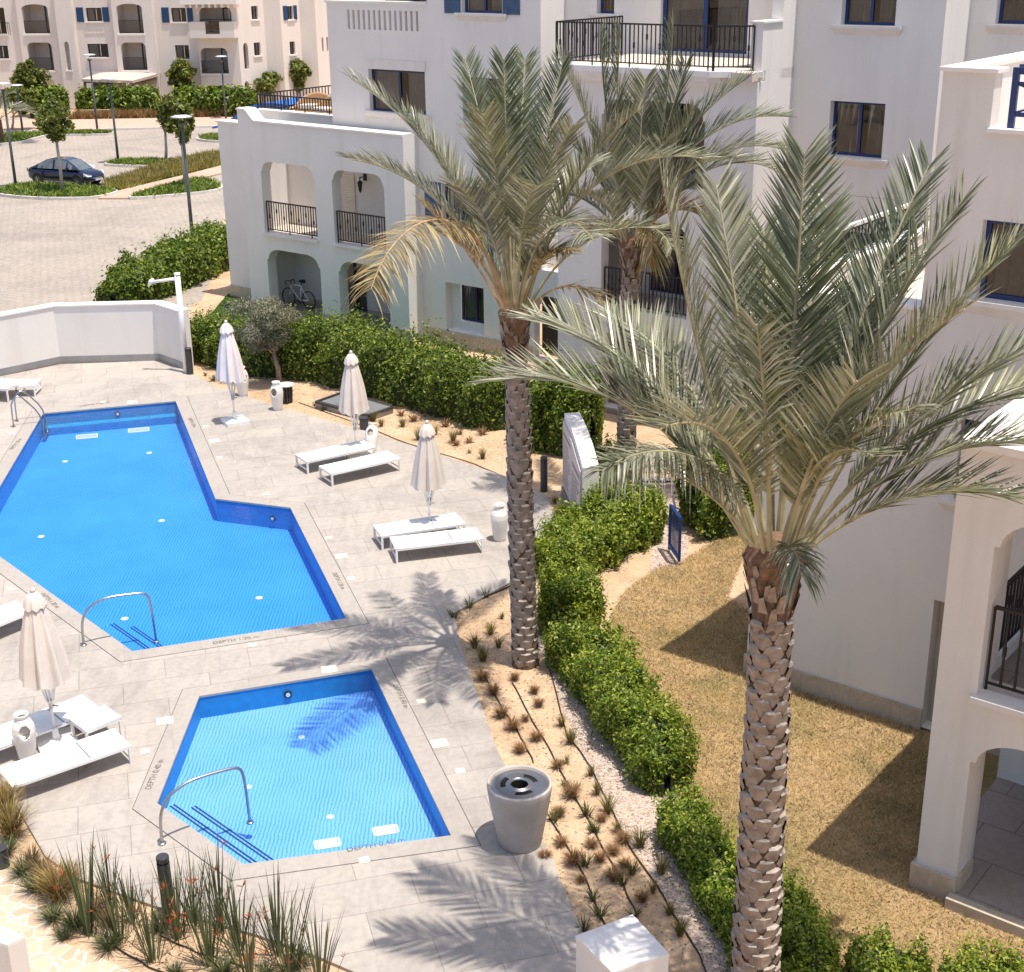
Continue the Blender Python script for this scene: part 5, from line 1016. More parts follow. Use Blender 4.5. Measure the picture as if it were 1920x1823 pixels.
# stones and leaf litter lying in the beds
def scatter(name, poly, n, size, m, seed, flat=.3, z=-.045):
    rs = np.random.RandomState(seed); P = np.array(poly); lo, hi = P.min(0), P.max(0); pts = []
    while len(pts) < n:
        q = rs.uniform(lo, hi, (n*3, 2)); x, y = q[:, 0], q[:, 1]; ins = np.zeros(len(q), bool)
        for i in range(len(P)):
            x1, y1 = P[i]; x2, y2 = P[i-1]; ins ^= ((y1 > y) != (y2 > y)) & (x < (x2-x1)*(y-y1)/(y2-y1+1e-12)+x1)
        pts += list(q[ins])
    q = np.array(pts[:n]); a = rs.uniform(0, 6.28, (n, 1))+np.array([[0, 1.5, 3.2, 4.7]]); s_ = size*rs.uniform(.35, 1.4, (n, 1))*rs.uniform(.7, 1.2, (n, 4)); v = np.zeros((n, 5, 3))
    v[:, :4, 0] = q[:, :1]+np.cos(a)*s_; v[:, :4, 1] = q[:, 1:]+np.sin(a)*s_; v[:, :4, 2] = z; v[:, 4, :2] = q+rs.normal(0, size*.2, (n, 2)); v[:, 4, 2] = z+s_.mean(1)*flat*2
    f = (np.arange(n)[:, None, None]*5+np.array([[[0, 1, 4], [1, 2, 4], [2, 3, 4], [3, 0, 4]]])).reshape(-1, 3)
    o = quads(name, v.reshape(-1, 3), m, faces=f); o['kind'] = 'stuff'
M['stone'] = leafmat('bed_stone', [(0, (.30, .22, .16)), (.6, (.48, .38, .29)), (1, (.62, .54, .46))], 0, .9, .1)
M['litter'] = leafmat('leaf_litter', [(0, (.12, .07, .035)), (.6, (.26, .16, .08)), (1, (.40, .30, .14))], .1, .9, .1)
BED = [g2(850, 1150), g2(960, 1097), g2(1000, 1085), g2(1010, 1250), g2(1030, 1270), g2(1125, 1490), g2(1215, 1640), g2(1320, 1800), g2(1110, 1800), g2(1030, 1600), g2(930, 1400), g2(870, 1230)]
BACK = [g2(375, 700), g2(430, 700), g2(600, 735), g2(740, 765), g2(930, 820), g2(1000, 850), g2(1040, 900), g2(960, 880), g2(700, 805), g2(530, 762)]
FRONT = [g2(20, 1560), g2(140, 1660), g2(300, 1712), g2(600, 1805), g2(560, 1850), g2(330, 1830), g2(130, 1740), g2(30, 1640)]
for i, (pl_, k) in enumerate(((BED, 1.), (BACK, 1.2), (FRONT, .6))):
    scatter('pebbles', pl_, int(900*k), .017, M['stone'], 40+i); scatter('leaf_litter', pl_, int(1500*k), .014, M['litter'], 50+i, .12)
scatter('pebbles', GRAV, 5000, .014, M['stone'], 60); scatter('leaf_litter', GRAV, 700, .016, M['litter'], 61, .12)
scatter('leaf_litter', [g2(1180, 1130), g2(1260, 1070), (4.1, 26.3), (6.8, 20.6), (5.9, 16.2), (8, 12), (3.4, 13.5), g2(1270, 1500), g2(1190, 1330)], 1200, .016, M['litter'], 62, .12, -.03)

# ------------------------------------------------------------------ furniture
def lounger_proto():
    rt = empty('sun_lounger', (0, 0, 0), '', 'sun lounger', 'white sun loungers by the pools'); Lx, Wy, z = 1.9, .68, .33; b = MB()
    for s in (-1, 1): b.bar((-Lx/2, s*(Wy/2-.02), z-.025), (Lx/2, s*(Wy/2-.02), z-.025), .04, 0, .05)
    for s in (-1, 0, 1): b.bar((s*(Lx/2-.02), -Wy/2+.04, z-.026), (s*(Lx/2-.02), Wy/2-.04, z-.026), .04, 0, .045)
    for s in (-1, 1): b.bar((s*(Lx/2-.02), -Wy/2+.04, .1), (s*(Lx/2-.02), Wy/2-.04, .1), .03)
    b.build('frame', M['white'], rt)
    for sx in (-1, 1):
        for sy in (-1, 1): b = MB(); b.box(sx*(Lx/2-.02)-.021, sy*(Wy/2-.02)-.021, 0, sx*(Lx/2-.02)+.021, sy*(Wy/2-.02)+.021, z-.05); b.build('leg', M['white'], rt)
    b = MB(); cut = .3
    for x0, x1 in ((-Lx/2, cut-.012), (cut+.012, Lx/2)):
        k = 8
        for i in range(k):
            a, c = x0+(x1-x0)*i/k, x0+(x1-x0)*(i+1)/k; f = lambda t: -.012*math.sin(math.pi*(t-x0)/(x1-x0))
            b.add([(a, -Wy/2, z+.003+f(a)), (c, -Wy/2, z+.003+f(c)), (c, Wy/2, z+.003+f(c)), (a, Wy/2, z+.003+f(a)), (a, -Wy/2, z-.01), (c, -Wy/2, z-.01), (c, Wy/2, z-.01), (a, Wy/2, z-.01)], [(0, 1, 2, 3), (0, 4, 5, 1), (3, 2, 6, 7), (4, 7, 6, 5)])
    b.build('sling', M['sling'], rt)
    b = MB(); b.bar((cut, -Wy/2+.04, z-.012), (cut, Wy/2-.04, z-.012), .03); b.bar((cut, 0, z-.02), (cut-.0, 0, .02), .03); b.build('back_support', M['greyp'], rt); return rt
LP = lounger_proto()
def lounger(corners, label, first=[True]):
    c = np.mean([g(x, y, .33) for x, y in corners], axis=0); P = [g(x, y, .33) for x, y in corners]
    d = (P[2]-P[1])+(P[3]-P[0]); a = math.atan2(d[1], d[0])
    o = LP if first[0] else dup(LP); first[0] = False
    o.location = (c[0], c[1], .0); o.rotation_euler = (0, 0, a); o['label'] = label; return o
lounger([(730, 1007), (747, 1030), (906, 1010), (888, 990)], 'white sun lounger nearest the tall palm, front one of the pair under the third parasol')
lounger([(699, 984), (718, 1006), (871, 981), (853, 963)], 'white sun lounger behind its twin, beside the white jar under the third parasol')
lounger([(599, 874), (624, 888), (749, 860), (724, 846)], 'white sun lounger in front of the parasol pole at the middle of the deck')
lounger([(557, 850), (582, 866), (700, 842), (675, 824)], 'white sun lounger behind the middle parasol pole, next to the leaning jar')
lounger([(-5, 1442), (12, 1477), (246, 1396), (221, 1365)], 'white sun lounger nearest the camera at the lower left')
lounger([(-60, 1382), (-40, 1418), (197, 1319), (178, 1302)], 'white sun lounger behind the side table at the lower left')
lounger([(-120, 1188), (-98, 1208), (49, 1148), (21, 1132)], 'white sun lounger cut by the left edge beside the large pool')
lounger([(-40, 708), (-62, 732), (55, 724), (83, 711)], 'white sun lounger below the curved white wall at the far left')
def stable(pts, z, label):
    P = [Vector(g(x, y, z)) for x, y in pts]; c = sum(P, Vector())/4; d = P[1]-P[0]; a = math.atan2(d.y, d.x); L = d.length; Wd = (P[3]-P[0]).length
    rt = empty('side_table', (c.x, c.y, 0), label, 'side table', None, a)
    b = MB(); b.obox((0, 0, z-.03), L, Wd, .03); b.build('table_top', M['sling'], rt)
    b = MB()
    for s in (-1, 1): b.bar((-L/2+.02, s*(Wd/2-.02), z-.055), (L/2-.02, s*(Wd/2-.02), z-.055), .035, 0, .045); b.bar((s*(L/2-.02), -Wd/2+.02, z-.055), (s*(L/2-.02), Wd/2-.02, z-.055), .034, 0, .044)
    b.build('frame', M['white'], rt)
    for sx in (-1, 1):
        for sy in (-1, 1): b = MB(); b.obox((sx*(L/2-.02), sy*(Wd/2-.02), 0), .04, .04, z-.08); b.build('leg', M['white'], rt)
stable([(134, 1346), (200, 1320), (224, 1347), (156, 1371)], .42, 'square white side table between the two loungers at the lower left')
stable([(-25, 722), (8, 706), (37, 718), (5, 731)], .42, 'white side table in front of the lounger at the far left')
def parasol(px, h, lean, cloth, label, base=True, seed=1, open_=1.):
    c = g(*px); rt = empty('parasol', (c[0], c[1], 0), label, 'parasol', 'closed parasols on the pool deck'); lx, ly = lean; rs = random.Random(seed)
    ax = lambda z: (lx*z/h, ly*z/h, z)
    b = MB(); b.tube([ax(.05), ax(h-.08)], .026, 10); b.build('pole', M['white'], rt, True)
    b = MB(); b.obox((0, 0, .0), .62, .62, .1, .5); b.lathe([(.3, .1), (.06, .13), (.05, .32), (0, .32)], 16); b.build('base', M['white'], rt)
    z0, z1 = h*.43, h-.12; prof = []; nn = 14
    for i in range(nn+1):
        t = i/nn; prof.append(((.255*(1-t)**.9+.075+.03*math.sin(t*3))*open_, z0+(z1-z0)*t))
    prof.append((.05, z1+.03)); ph = [rs.uniform(-.5, .5) for _ in range(8)]
    b = MB(); n = 64; vs = []
    for i, (r, z) in enumerate(prof):
        t = min(1, i/nn); a_ = ax(z)
        for j in range(n):
            a = 2*math.pi*j/n; f = .2*(1-t*.6)*math.sin(8*a+ph[0]+t*.8)+.06*math.sin(16*a+ph[1]); zz = z+(.05*math.sin(8*a+ph[2]) if i == 0 else 0); vs.append((a_[0]+r*(1+f)*math.cos(a), a_[1]+r*(1+f)*math.sin(a), zz))
    b.add(vs, [(i*n+j, i*n+(j+1) % n, (i+1)*n+(j+1) % n, (i+1)*n+j) for i in range(len(prof)-1) for j in range(n)]); b.build('canopy', cloth, rt, True)
    b = MB(); vs = []; m2 = [(.17, h-.3), (.14, h-.17), (.075, h-.07), (.03, h-.04)]
    for i, (r, z) in enumerate(m2):
        a_ = ax(z)
        for j in range(32): a = 2*math.pi*j/32; vs.append((a_[0]+r*(1+.12*math.sin(8*a))*math.cos(a), a_[1]+r*(1+.12*math.sin(8*a))*math.sin(a), z+(.03*math.sin(8*a+1) if i == 0 else 0)))
    b.add(vs, [(i*32+j, i*32+(j+1) % 32, (i+1)*32+(j+1) % 32, (i+1)*32+j) for i in range(3) for j in range(32)]); a_ = ax(h-.05); b.lathe([(.03, 0), (.045, .03), (.03, .07), (0, .09)], 10, a_); b.build('vent_cap', cloth, rt, True)
    for k in range(8):
        a = k*.785+.2; c_, s_ = math.cos(a), math.sin(a); p0 = ax(z0*.66); p1 = ax(z0*1.04); b = MB(); b.bar((p0[0]+c_*.05, p0[1]+s_*.05, p0[2]), (p1[0]+c_*.15, p1[1]+s_*.15, p1[2]), .018); b.build('rib', M['white'], rt)
    b = MB(); b.bar((ax(.72)[0]+.02, ax(.72)[1], .72), (ax(.72)[0]+.13, ax(.72)[1]-.02, .72), .02); b.lathe([(.045, -.08), (.045, .08)], 10, ax(.75)); b.build('crank', M['steel'], rt)
    return rt
parasol((441, 793), 2.85, (-.02, 0), M['canvas2'], 'white closed parasol standing alone on a square base, on the pool deck', seed=2)
parasol((668, 853), 2.72, (0, .02), M['canvas'], 'cream closed parasol in the middle of the deck in front of the grey hatch', seed=3)
parasol((806, 1000), 2.6, (.02, 0), M['canvas'], 'cream closed parasol rising between the two loungers next to the tall palm trunk', seed=4)
parasol((107, 1396), 2.78, (-.05, .05), M['canvas'], 'cream closed parasol nearest the camera, loosely folded, beside the side table', seed=5, open_=1.08)
def jar(px, label, seed, ang=0., tilt=0., sc=1., hole=True):
    c = g(*px); prof = [(0, .0), (.12, .0), (.135, .03), (.155, .2), (.178, .38), (.185, .5), (.172, .6), (.135, .685), (.1, .72), (.09, .75), (.105, .775), (.118, .80), (.112, .815), (.1, .81), (.085, .77), (.08, .74), (.12, .69)]
    fine = []
    for i in range(len(prof)-1):
        for t in (0, .2, .4, .6, .8): fine.append((prof[i][0]+(prof[i+1][0]-prof[i][0])*t, prof[i][1]+(prof[i+1][1]-prof[i][1])*t))
    nn = 72; out = len(fine)-22
    def skip(i, j):
        if not hole or i > out: return False
        z = fine[i][1]; a = 2*math.pi*(j+.5)/nn; return ((z-.535)/.115)**2+((((a-math.pi*1.5)+math.pi) % (2*math.pi)-math.pi)/.5)**2 < 1
    rt = empty('clay_jar', (c[0], c[1], 0), label, 'jar', 'white clay jars on the deck', ang); rt.rotation_euler = (tilt, 0, ang); rt.scale = (sc,)*3
    b = MB(); b.lathe(fine, nn, skip=skip); o = b.build('body', M['ceramic'], rt, True); md = o.modifiers.new('wall', 'SOLIDIFY'); md.thickness = .014; md.offset = -1
    b = MB(); b.lathe([(0, .03), (.11, .03), (.125, .2), (.14, .3)], 24); b.build('inside', M['ceramic_in'], rt, True)
jar((456, 741), 'tall white clay jar standing behind the farthest closed parasol', 1, .6, sc=1.05)
jar((521, 768), 'white clay jar with an opening in its side beside a small round table', 2, -.35)
jar((694, 850), 'white clay jar leaning beside the middle parasol pole', 3, -.2, -.45, .95)
jar((937, 1012), 'white clay jar standing alone left of the tall palm trunk', 4, 2.5, sc=1.02)
jar((52, 1421), 'white clay jar with a side opening between the loungers at the lower left', 5, .45)
# round table
c = g(538, 752); rt = empty('round_table', (c[0], c[1], -.03), 'small round pale table on a dark perforated drum in the back bed', 'table')
b = MB(); b.lathe([(0, .5), (.24, .5), (.24, .53), (0, .53)], 24); b.build('table_top', M['sill'], rt); b = MB()
for k in range(14): a = k*.449; b.bar((.15*math.cos(a), .15*math.sin(a), 0), (.17*math.cos(a), .17*math.sin(a), .5), .03)
b.lathe([(.15, .1), (.155, .14)], 20); b.lathe([(.16, .3), (.165, .34)], 20); b.lathe([(.11, 0), (.12, .5)], 14); b.build('drum', M['grey'], rt)
# pool ladder and hand rails
def handrail(a, bp, hh, label, z0=0., z1=-.05):
    p, q = Vector(g(*a, z0)), Vector(g(*bp, z1)); d = q-p; d.z = 0
    rt = empty('pool_handrail', tuple(p), label, 'handrail'); L = d.length; u = d/L
    K = [(0, 0), (.01, .35), (.05, .55), (.14, .70), (.3, .80), (.45, .83), (.7, .82), (.86, .80), (.93, .76), (.965, .66), (.985, .4), (.995, 0), (1., z1)]
    def sm(K):
        out = []
        for i in range(len(K)-1):
            p0, p1, p2, p3 = (Vector(K[max(0, min(len(K)-1, i+j))]) for j in (-1, 0, 1, 2))
            for t in range(4): t /= 4; out.append(.5*((2*p1)+(p2-p0)*t+(2*p0-5*p1+4*p2-p3)*t*t+(3*p1-p0-3*p2+p3)*t**3))
        return out+[Vector(K[-1])]
    b = MB(); b.tube([Vector((u.x*L*k.x, u.y*L*k.x, (k.y*hh/.83 if k.y > 0 else k.y))) for k in sm(K)], .024, 10); b.build('tube', M['steel'], rt, True)
    b = MB(); b.lathe([(0, .025), (.05, .025), (.065, .012), (.065, 0)], 16); b.build('base_flange', M['steel'], rt, True)
    b = MB(); b.lathe([(0, .025), (.05, .025), (.06, .012), (.06, 0)], 16, (u.x*L, u.y*L, z1-.015)); b.build('end_flange', M['steel'], rt, True)
handrail((157, 1210), (293, 1202), .88, 'curved steel handrail at the steps of the large pool', 0, -.19)
handrail((304, 1582), (469, 1541), .88, 'curved steel handrail at the steps of the small paddling pool', 0, -.155)
p, q = Vector(g(26, 801)), Vector(g(33, 789)); d = Vector(g(78, 792))-p; d.z = 0; u = d.normalized(); rt = empty('pool_ladder', tuple(p), 'steel pool ladder with two looped rails at the far left corner of the pool', 'ladder')
for o in (Vector((0, 0, 0)), (q-p).normalized()*.5):
    b = MB(); b.tube([o+u*x+Vector((0, 0, z)) for x, z in ((0, 0), (0, .35), (.01, .62), (.08, .78), (.2, .84), (.32, .78), (.45, .62), (.62, .4), (.72, .2), (.76, -.1), (.77, -.6))], .021, 9); b.build('rail', M['steel'], rt, True)
    b = MB(); b.lathe([(.05, .02), (.05, 0)], 12, tuple(o)); b.build('flange', M['steel'], rt)
for z in (-.2, -.45): b = MB(); o = (q-p).normalized()*.5; b.bar(u*.77+Vector((0, 0, z)), u*.77+o+Vector((0, 0, z)), .07, 0, .02); b.build('tread', M['steel'], rt)
# litter bin planter
c = g(975, 1560); rt = empty('litter_bin', (.055, 17.36, 0), 'large grey concrete litter bin with a slotted metal lid', 'litter bin')
prof = [(0, 0), (.30, 0), (.315, .02), (.345, .2), (.39, .45), (.435, .7), (.462, .9), (.47, .985), (.463, 1.0), (.432, 1.0), (.425, .99), (.42, .93), (.40, .9)]
b = MB(); b.lathe(prof, 56); b.build('bin_body', M['concrete'], rt, True)
b = MB(); n = 72; R_ = [(.125, .955), (.13, .985), (.16, .99), (.165, .972), (.19, .965), (.2, .965), (.275, .965), (.285, .965), (.33, .968), (.345, .975), (.40, .97), (.42, .955)]
def skip(i, j): a = (2*math.pi*(j+.5)/n) % (2*math.pi/3); return i == 5 and .25 < a < 1.3
b.lathe(R_, n, skip=skip); b.build('lid', M['steel'], rt, True); b = MB(); b.lathe([(.125, .96), (.12, .7), (0, .68)], 32); b.lathe([(.19, .95), (.3, .95), (.3, .8), (.19, .8)], 32); b.build('liner', M['black'], rt)
# bollards
def bollard(px, h, label, r=.075):
    c = g(*px, -.03); rt = empty('bollard_light', (c[0], c[1], -.03), label, 'bollard'); b = MB(); b.lathe([(r*1.05, 0), (r, .02), (r, h*.9)], 20); b.build('post', M['grey'], rt, True)
    b = MB(); b.lathe([(r*.8, h*.9), (r*.8, h*.93)], 16); b.lathe([(r, h*.93), (r, h*.99), (r*.9, h), (0, h)], 20); b.build('cap', M['grey'], rt)
bollard((1020, 920), .85, 'dark bollard light beside the white notice board', .085); bollard((318, 1722), 1.0, 'dark grey bollard light among the strap leaved plants at the front', .085); bollard((357, 703), .85, 'dark bollard at the foot of the white steel post', .1); bollard((683, 806), .35, 'short dark bollard behind the middle parasol', .12); bollard((5, 1622), .3, 'short dark bollard light at the lower left edge of the front bed', .1)
# perimeter wall
WP = [Vector((-30, 30.5)), Vector(g2(-60, 718)), Vector(g2(114, 681)), Vector(g2(299, 676)), Vector(g2(346, 693))]
rt = empty('perimeter_wall', (WP[2].x, WP[2].y, 0), 'white rendered screen wall bending round the far end of the pool deck', 'wall'); b1, b2, b3 = MB(), MB(), MB()
def thick(P, t):
    out = []
    for i, p in enumerate(P):
        e = [(P[k+1]-P[k]).normalized() for k in (i-1, i) if 0 <= k < len(P)-1]; nn = [Vector((-x.y, x.x)) for x in e]; m = sum(nn, Vector((0, 0))).normalized(); out.append(p+m*t/max(.3, m.dot(nn[0])))
    return out
def strip(b, P, t0, t1, z0, z1): A, B_ = thick(P, t0), thick(P, t1); b.prism([tuple(p) for p in A]+[tuple(p) for p in reversed(B_)], z0, z1)
strip(b1, WP, 0, .34, -.05, 1.8); strip(b2, WP, -.03, .37, 1.802, 1.85); strip(b3, WP, -.02, -.002, -.02, .22)
for b, n_, m in ((b1, 'wall_body', 'stucco'), (b2, 'wall_cap', 'ledge'), (b3, 'skirting', 'greyp')): o = b.build(n_, M[m], None, origin=(WP[2].x, WP[2].y, 0)); o.parent = rt; o.location = (0, 0, 0)
# steel post with spout arm
c = Vector(g(350, 699)); rt = empty('outdoor_shower', tuple(c), 'tall white steel post with a spout arm at the end of the white screen wall', 'outdoor shower')
top_ = Vector(atY(333, 515, c.y))-c; tip = Vector(atY(283, 531, c.y+.1))-c
b = MB(); b.tube([(0, 0, 0), (top_.x*.1, 0, top_.z)], .085, 14); b.lathe([(.095, 0), (.095, .05), (0, .07)], 14, (top_.x*.1, 0, top_.z)); b.build('post', M['white'], rt, True)
a0 = Vector((top_.x*.1, 0, top_.z-.12)); b = MB(); b.tube([a0, Vector((tip.x, tip.y, tip.z+.03))], [.05, .045], 10); b.build('arm', M['white'], rt, True); b = MB(); e = Vector((tip.x, tip.y, tip.z)); b.tube([e+Vector((.1, 0, .09)), e+Vector((0, 0, .04)), e+Vector((-.09, 0, -.1))], [.07, .075, .03], 10); b.build('spout', M['white'], rt, True)
# grey hatch platform
P = [Vector(g(x, y, .12)) for x, y in ((592, 754), (640, 737), (737, 764), (690, 780))]; c = sum(P, Vector())/4; rt = empty('service_hatch', (c.x, c.y, -.05), 'low grey metal service hatch platform in the bed below the hedge', 'hatch')
L = [tuple((p-c).to_2d()) for p in P]; b = MB(); b.prism(L, 0, .15); b.build('kerb', M['greyp'], rt); b = MB(); b.prism([tuple(Vector(p)*.9+Vector((.05, .02))) for p in L], .152, .19); b.build('lid_panel', M['greyp'], rt); b = MB()
for i in range(4): p, q = Vector((*L[i], .17)), Vector((*L[(i+1) % 4], .17)); b.bar(p, q, .07, 0, .06)
b.build('frame', M['grey'], rt)
# notice board
A = Vector(g2(1058, 925)); Bq = Vector(g2(1092, 1003)); d = (Bq-A); L = d.length; ang = math.atan2(d.y, d.x); rt = empty('notice_board', (A.x, A.y, -.03), 'white free standing notice board with a curved top and two printed panels', 'notice board', None, ang)
Lb = L+.0; K = 12; top = lambda x: 2.02-.42*(x/Lb)**2.2; out = [(0, 0), (Lb, 0)]+[(Lb*(1-k/K), top(Lb*(1-k/K))) for k in range(K+1)]
b = MB(); b.slab(out, (), 0, .36); b.build('board_body', M['stucco'], rt)
b = MB(); b.box(-.03, -.07, 0, Lb+.03, -.003, .2); b.build('base_step', M['greyp'], rt)
for x0, x1 in ((.04, Lb*.5-.01), (Lb*.5+.01, Lb-.1)):
    o = [(x0, .25), (x1, .25), (x1, top(x1)-.16), (x0, top(x0)-.16)]; b = MB(); b.slab(o, (), -.045, .042); pn = b.build('sign_panel', M['paper'], rt)
    b = MB(); rs = random.Random(int(x0*100)); z = .4
    while z < top(x1)-.5:
        b.box(x0+.05, -.048, z, x0+.05+(x1-x0-.1)*rs.uniform(.6, 1), -.0455, z+.03); z += .085
    b.box(x0+.08, -.048, top(x1)-.38, x1-.1, -.0455, top(x1)-.3); b.build('printed_lines', M['print'], pn)
# blue fence and open gate
def bars(b, a, c, h, n, post=.055): 
    a, c = Vector(a), Vector(c); up = lambda p, z: (p.x, p.y, p.z+z)
    b.bar(up(a, h), up(c, h), .05, 0, .05); b.bar(up(a, .12), up(c, .12), .04, 0, .04)
    for i in range(1, n): p = a.lerp(c, i/n); b.bar(up(p, .12), up(p, h), .018)
a, c, e = Vector(g(1200, 912, -.03)), Vector(g(1272, 912, -.03)), Vector(g(1283, 955, -.03)); rt = empty('fence', tuple(a), 'blue metal garden fence with thin bars behind the far palm trunk', 'fence')
for p in (a, c, e): b = MB(); b.obox(tuple(p-a), .08, .08, 1.0, .3); b.lathe([(.075, 0), (.075, .06), (0, .06)], 10, tuple(p-a)); b.build('post', M['blue'], rt)
b = MB(); bars(b, (0, 0, 0), tuple(c-a), .95, 12); b.build('rail_panel', M['blue'], rt); b = MB(); bars(b, tuple(c-a), tuple(e-a), .95, 8); b.build('rail_panel', M['blue'], rt)
a, c = Vector(g(1255, 1030, -.0)), Vector(g(1273, 1056, -.0)); rt = empty('garden_gate', tuple(a), 'small blue metal gate standing open on the dry lawn', 'gate'); d = c-a
b = MB(); b.bar((0, 0, 1.0), (d.x, d.y, 1.0), .07, 0, .07); b.bar((0, 0, .1), (d.x, d.y, .1), .06, 0, .06); b.bar((0, 0, 0), (0, 0, 1.0), .06); b.bar((d.x, d.y, 0.04), (d.x, d.y, 1.0), .06); b.build('gate_frame', M['blue'], rt)
b = MB(); [b.bar((d.x*i/8, d.y*i/8, .12), (d.x*i/8, d.y*i/8, .98), .02) for i in range(1, 8)]; b.build('bars', M['blue'], rt)
# white blocks in the foreground
P = [Vector(g(x, y, 1.)) for x, y in ((1080, 1755), (1186, 1715), (1254, 1788), (1148, 1823))]; c = sum(P, Vector())/4
rt = empty('gate_pillar', (c.x, c.y, -.05), 'white block pillar in the foreground dappled by palm shadow', 'pillar'); L = [tuple((p-c).to_2d()) for p in P]; b = MB(); b.prism(L, 0, 1.0); b.build('pillar_body', M['stucco'], rt); b = MB(); b.prism([tuple(Vector(p)*1.01) for p in L], 1.002, 1.05); b.build('pillar_cap', M['ledge'], rt)
P = [Vector(g(x, y, 1.)) for x, y in ((-40, 1722), (47, 1757), (14, 1772), (-80, 1740))]; c = P[2]; b = MB(); L = [Vector(g(x, y, 1.)) for x, y in ((-160, 1716), (-60, 1712), (47, 1756), (14, 1772))]
rt = empty('garden_wall', (c.x, c.y, -.05), 'end of a low white garden wall at the lower left corner', 'wall'); Lq = [tuple((p-c).to_2d()) for p in L]; b.prism(Lq, 0, 1.0); b.build('wall_body', M['stucco_near'], rt); b = MB(); b.prism([tuple(Vector(p)*1.02) for p in Lq], 1.002, 1.05); b.build('wall_cap', M['ledge'], rt)
# lamp posts in the car park
def lamp(px, top_px, label):
    c = Vector(g(*px, 0)); t = Vector(atY(*top_px, c.y)); h = t.z; rt = empty('lamp_post', tuple(c), label, 'lamp post'); b = MB(); b.tube([(0, 0, 0), (0, 0, h*.35), (0, 0, h-.42)], [.085, .075, .055], 10); b.build('pole', M['lampgrey'], rt, True)
    b = MB(); b.lathe([(.055, h-.45), (.16, h-.32), (.15, h-.3), (0, h-.3)], 14); [b.bar((.1*math.cos(a), .1*math.sin(a), h-.3), (.16*math.cos(a), .16*math.sin(a), h-.02), .012) for a in (0, 2.1, 4.2)]; b.build('lamp_head', M['lampgrey'], rt)
    b = MB(); b.lathe([(0, h-.03), (.44, h-.02), (.47, h), (.3, h+.05), (.1, h+.07), (0, h+.07)], 26); b.build('lamp_shade', M['lampdisc'], rt, True)
lamp((362, 456), (341, 219), 'tall lamp post with a disc shade by the clipped hedge and white building'); lamp((30, 351), (6, 157), 'lamp post with a disc shade at the far left behind the navy car'); lamp((183, 247), (170, 103), 'distant lamp post on the narrow green island left of the pink canopy')
lamp((222, 305), (204, 148), 'lamp post beside the small kerbed island in front of the pink canopy'); lamp((424, 224), (415, 106), 'lamp post standing before the balcony block, partly hidden by the far hedge'); lamp((43, 250), (40, 160), 'distant lamp post seen among the trees at the far left')
# pink canopy, stone wall, gate
c = Vector(g(243, 207)); rt = empty('garden_canopy', tuple(c), 'pink cloth shade canopy on brown posts in front of the distant building', 'canopy')
b = MB(); b.add([(-3.2, -1.2, 2.55), (1.0, -2.0, 2.45), (2.5, 1.2, 2.75), (-2.4, 1.4, 2.8), (-1.2, .2, 2.95), (-3.2, -1.2, 2.35), (1.0, -2.0, 2.25), (2.5, 1.2, 2.55), (-2.4, 1.4, 2.6)], [(0, 1, 4), (1, 2, 4), (2, 3, 4), (3, 0, 4), (0, 5, 6, 1), (1, 6, 7, 2), (2, 7, 8, 3), (3, 8, 5, 0)]); b.build('canopy', M['pinkcloth'], rt)
for x, y in ((-3., -1.1), (.95, -1.85), (2.35, 1.1), (-2.3, 1.3)): b = MB(); b.obox((x, y, 0), .16, .16, 2.45); b.build('post', M['brownpost'], rt)
b = MB(); b.bar((-3., -1.1, 2.3), (.95, -1.85, 2.3), .12); b.bar((.95, -1.85, 2.3), (2.35, 1.1, 2.3), .12); b.build('beam', M['brownpost'], rt)
a, c = Vector(g(152, 223)), Vector(g(208, 222)); b = MB(); b.bar((0, 0, .3), (c.x-a.x, c.y-a.y, .3), .4, 0, .7); tag(b.build('stone_wall', M['stonewall'], None), 'low sandstone wall at the opening in the far hedge', 'wall').location = tuple(a)
a, c = Vector(g(190, 214)), Vector(g(206, 214)); rt = empty('iron_gate', tuple(a), 'dark iron garden gate in the gap of the far hedge', 'gate'); b = MB(); bars(b, (0, 0, 0), tuple(c-a), 1.5, 7); b.build('gate_panel', M['iron'], rt)
# blue canopy and rattan seats on the roof terrace
b = MB(); prof = [(-46.6, 5.2), (-46.0, 5.36), (-45.46, 5.58), (-44.9, 5.88), (-44.45, 6.1), (-43.9, 6.26), (-43.4, 6.34), (-42.6, 6.37), (-42.0, 6.33)]; vs = []
for s, z in prof: vs += [tuple(W(s, 39.6, z)), tuple(W(s, 42.6, z+.1)), tuple(W(s, 39.6, z-.07)), tuple(W(s, 42.6, z+.03))]
n = len(prof); b.add(vs, [(4*i, 4*i+4, 4*i+5, 4*i+1) for i in range(n-1)]+[(4*i+2, 4*i+3, 4*i+7, 4*i+6) for i in range(n-1)]+[(4*i, 4*i+2, 4*i+6, 4*i+4) for i in range(n-1)])
o = W(-44, 40.5, 0); rt = empty('blue_canopy', tuple(o), 'bright blue curved canopy showing beyond the white roof parapet', 'canopy'); q = b.build('canopy', M['bluecloth'], None, origin=tuple(o)); q.parent = rt; q.location = (0, 0, 0)
for s, d, z in ((-46.4, 39.8, 5.2), (-42.3, 39.8, 6.2), (-42.3, 42.3, 6.2), (-46.4, 42.3, 5.2)): b = MB(); p = W(s, d)-o; b.tube([(p.x, p.y, 0), (p.x, p.y, z)], .05, 8); b.build('post', M['white'], rt)
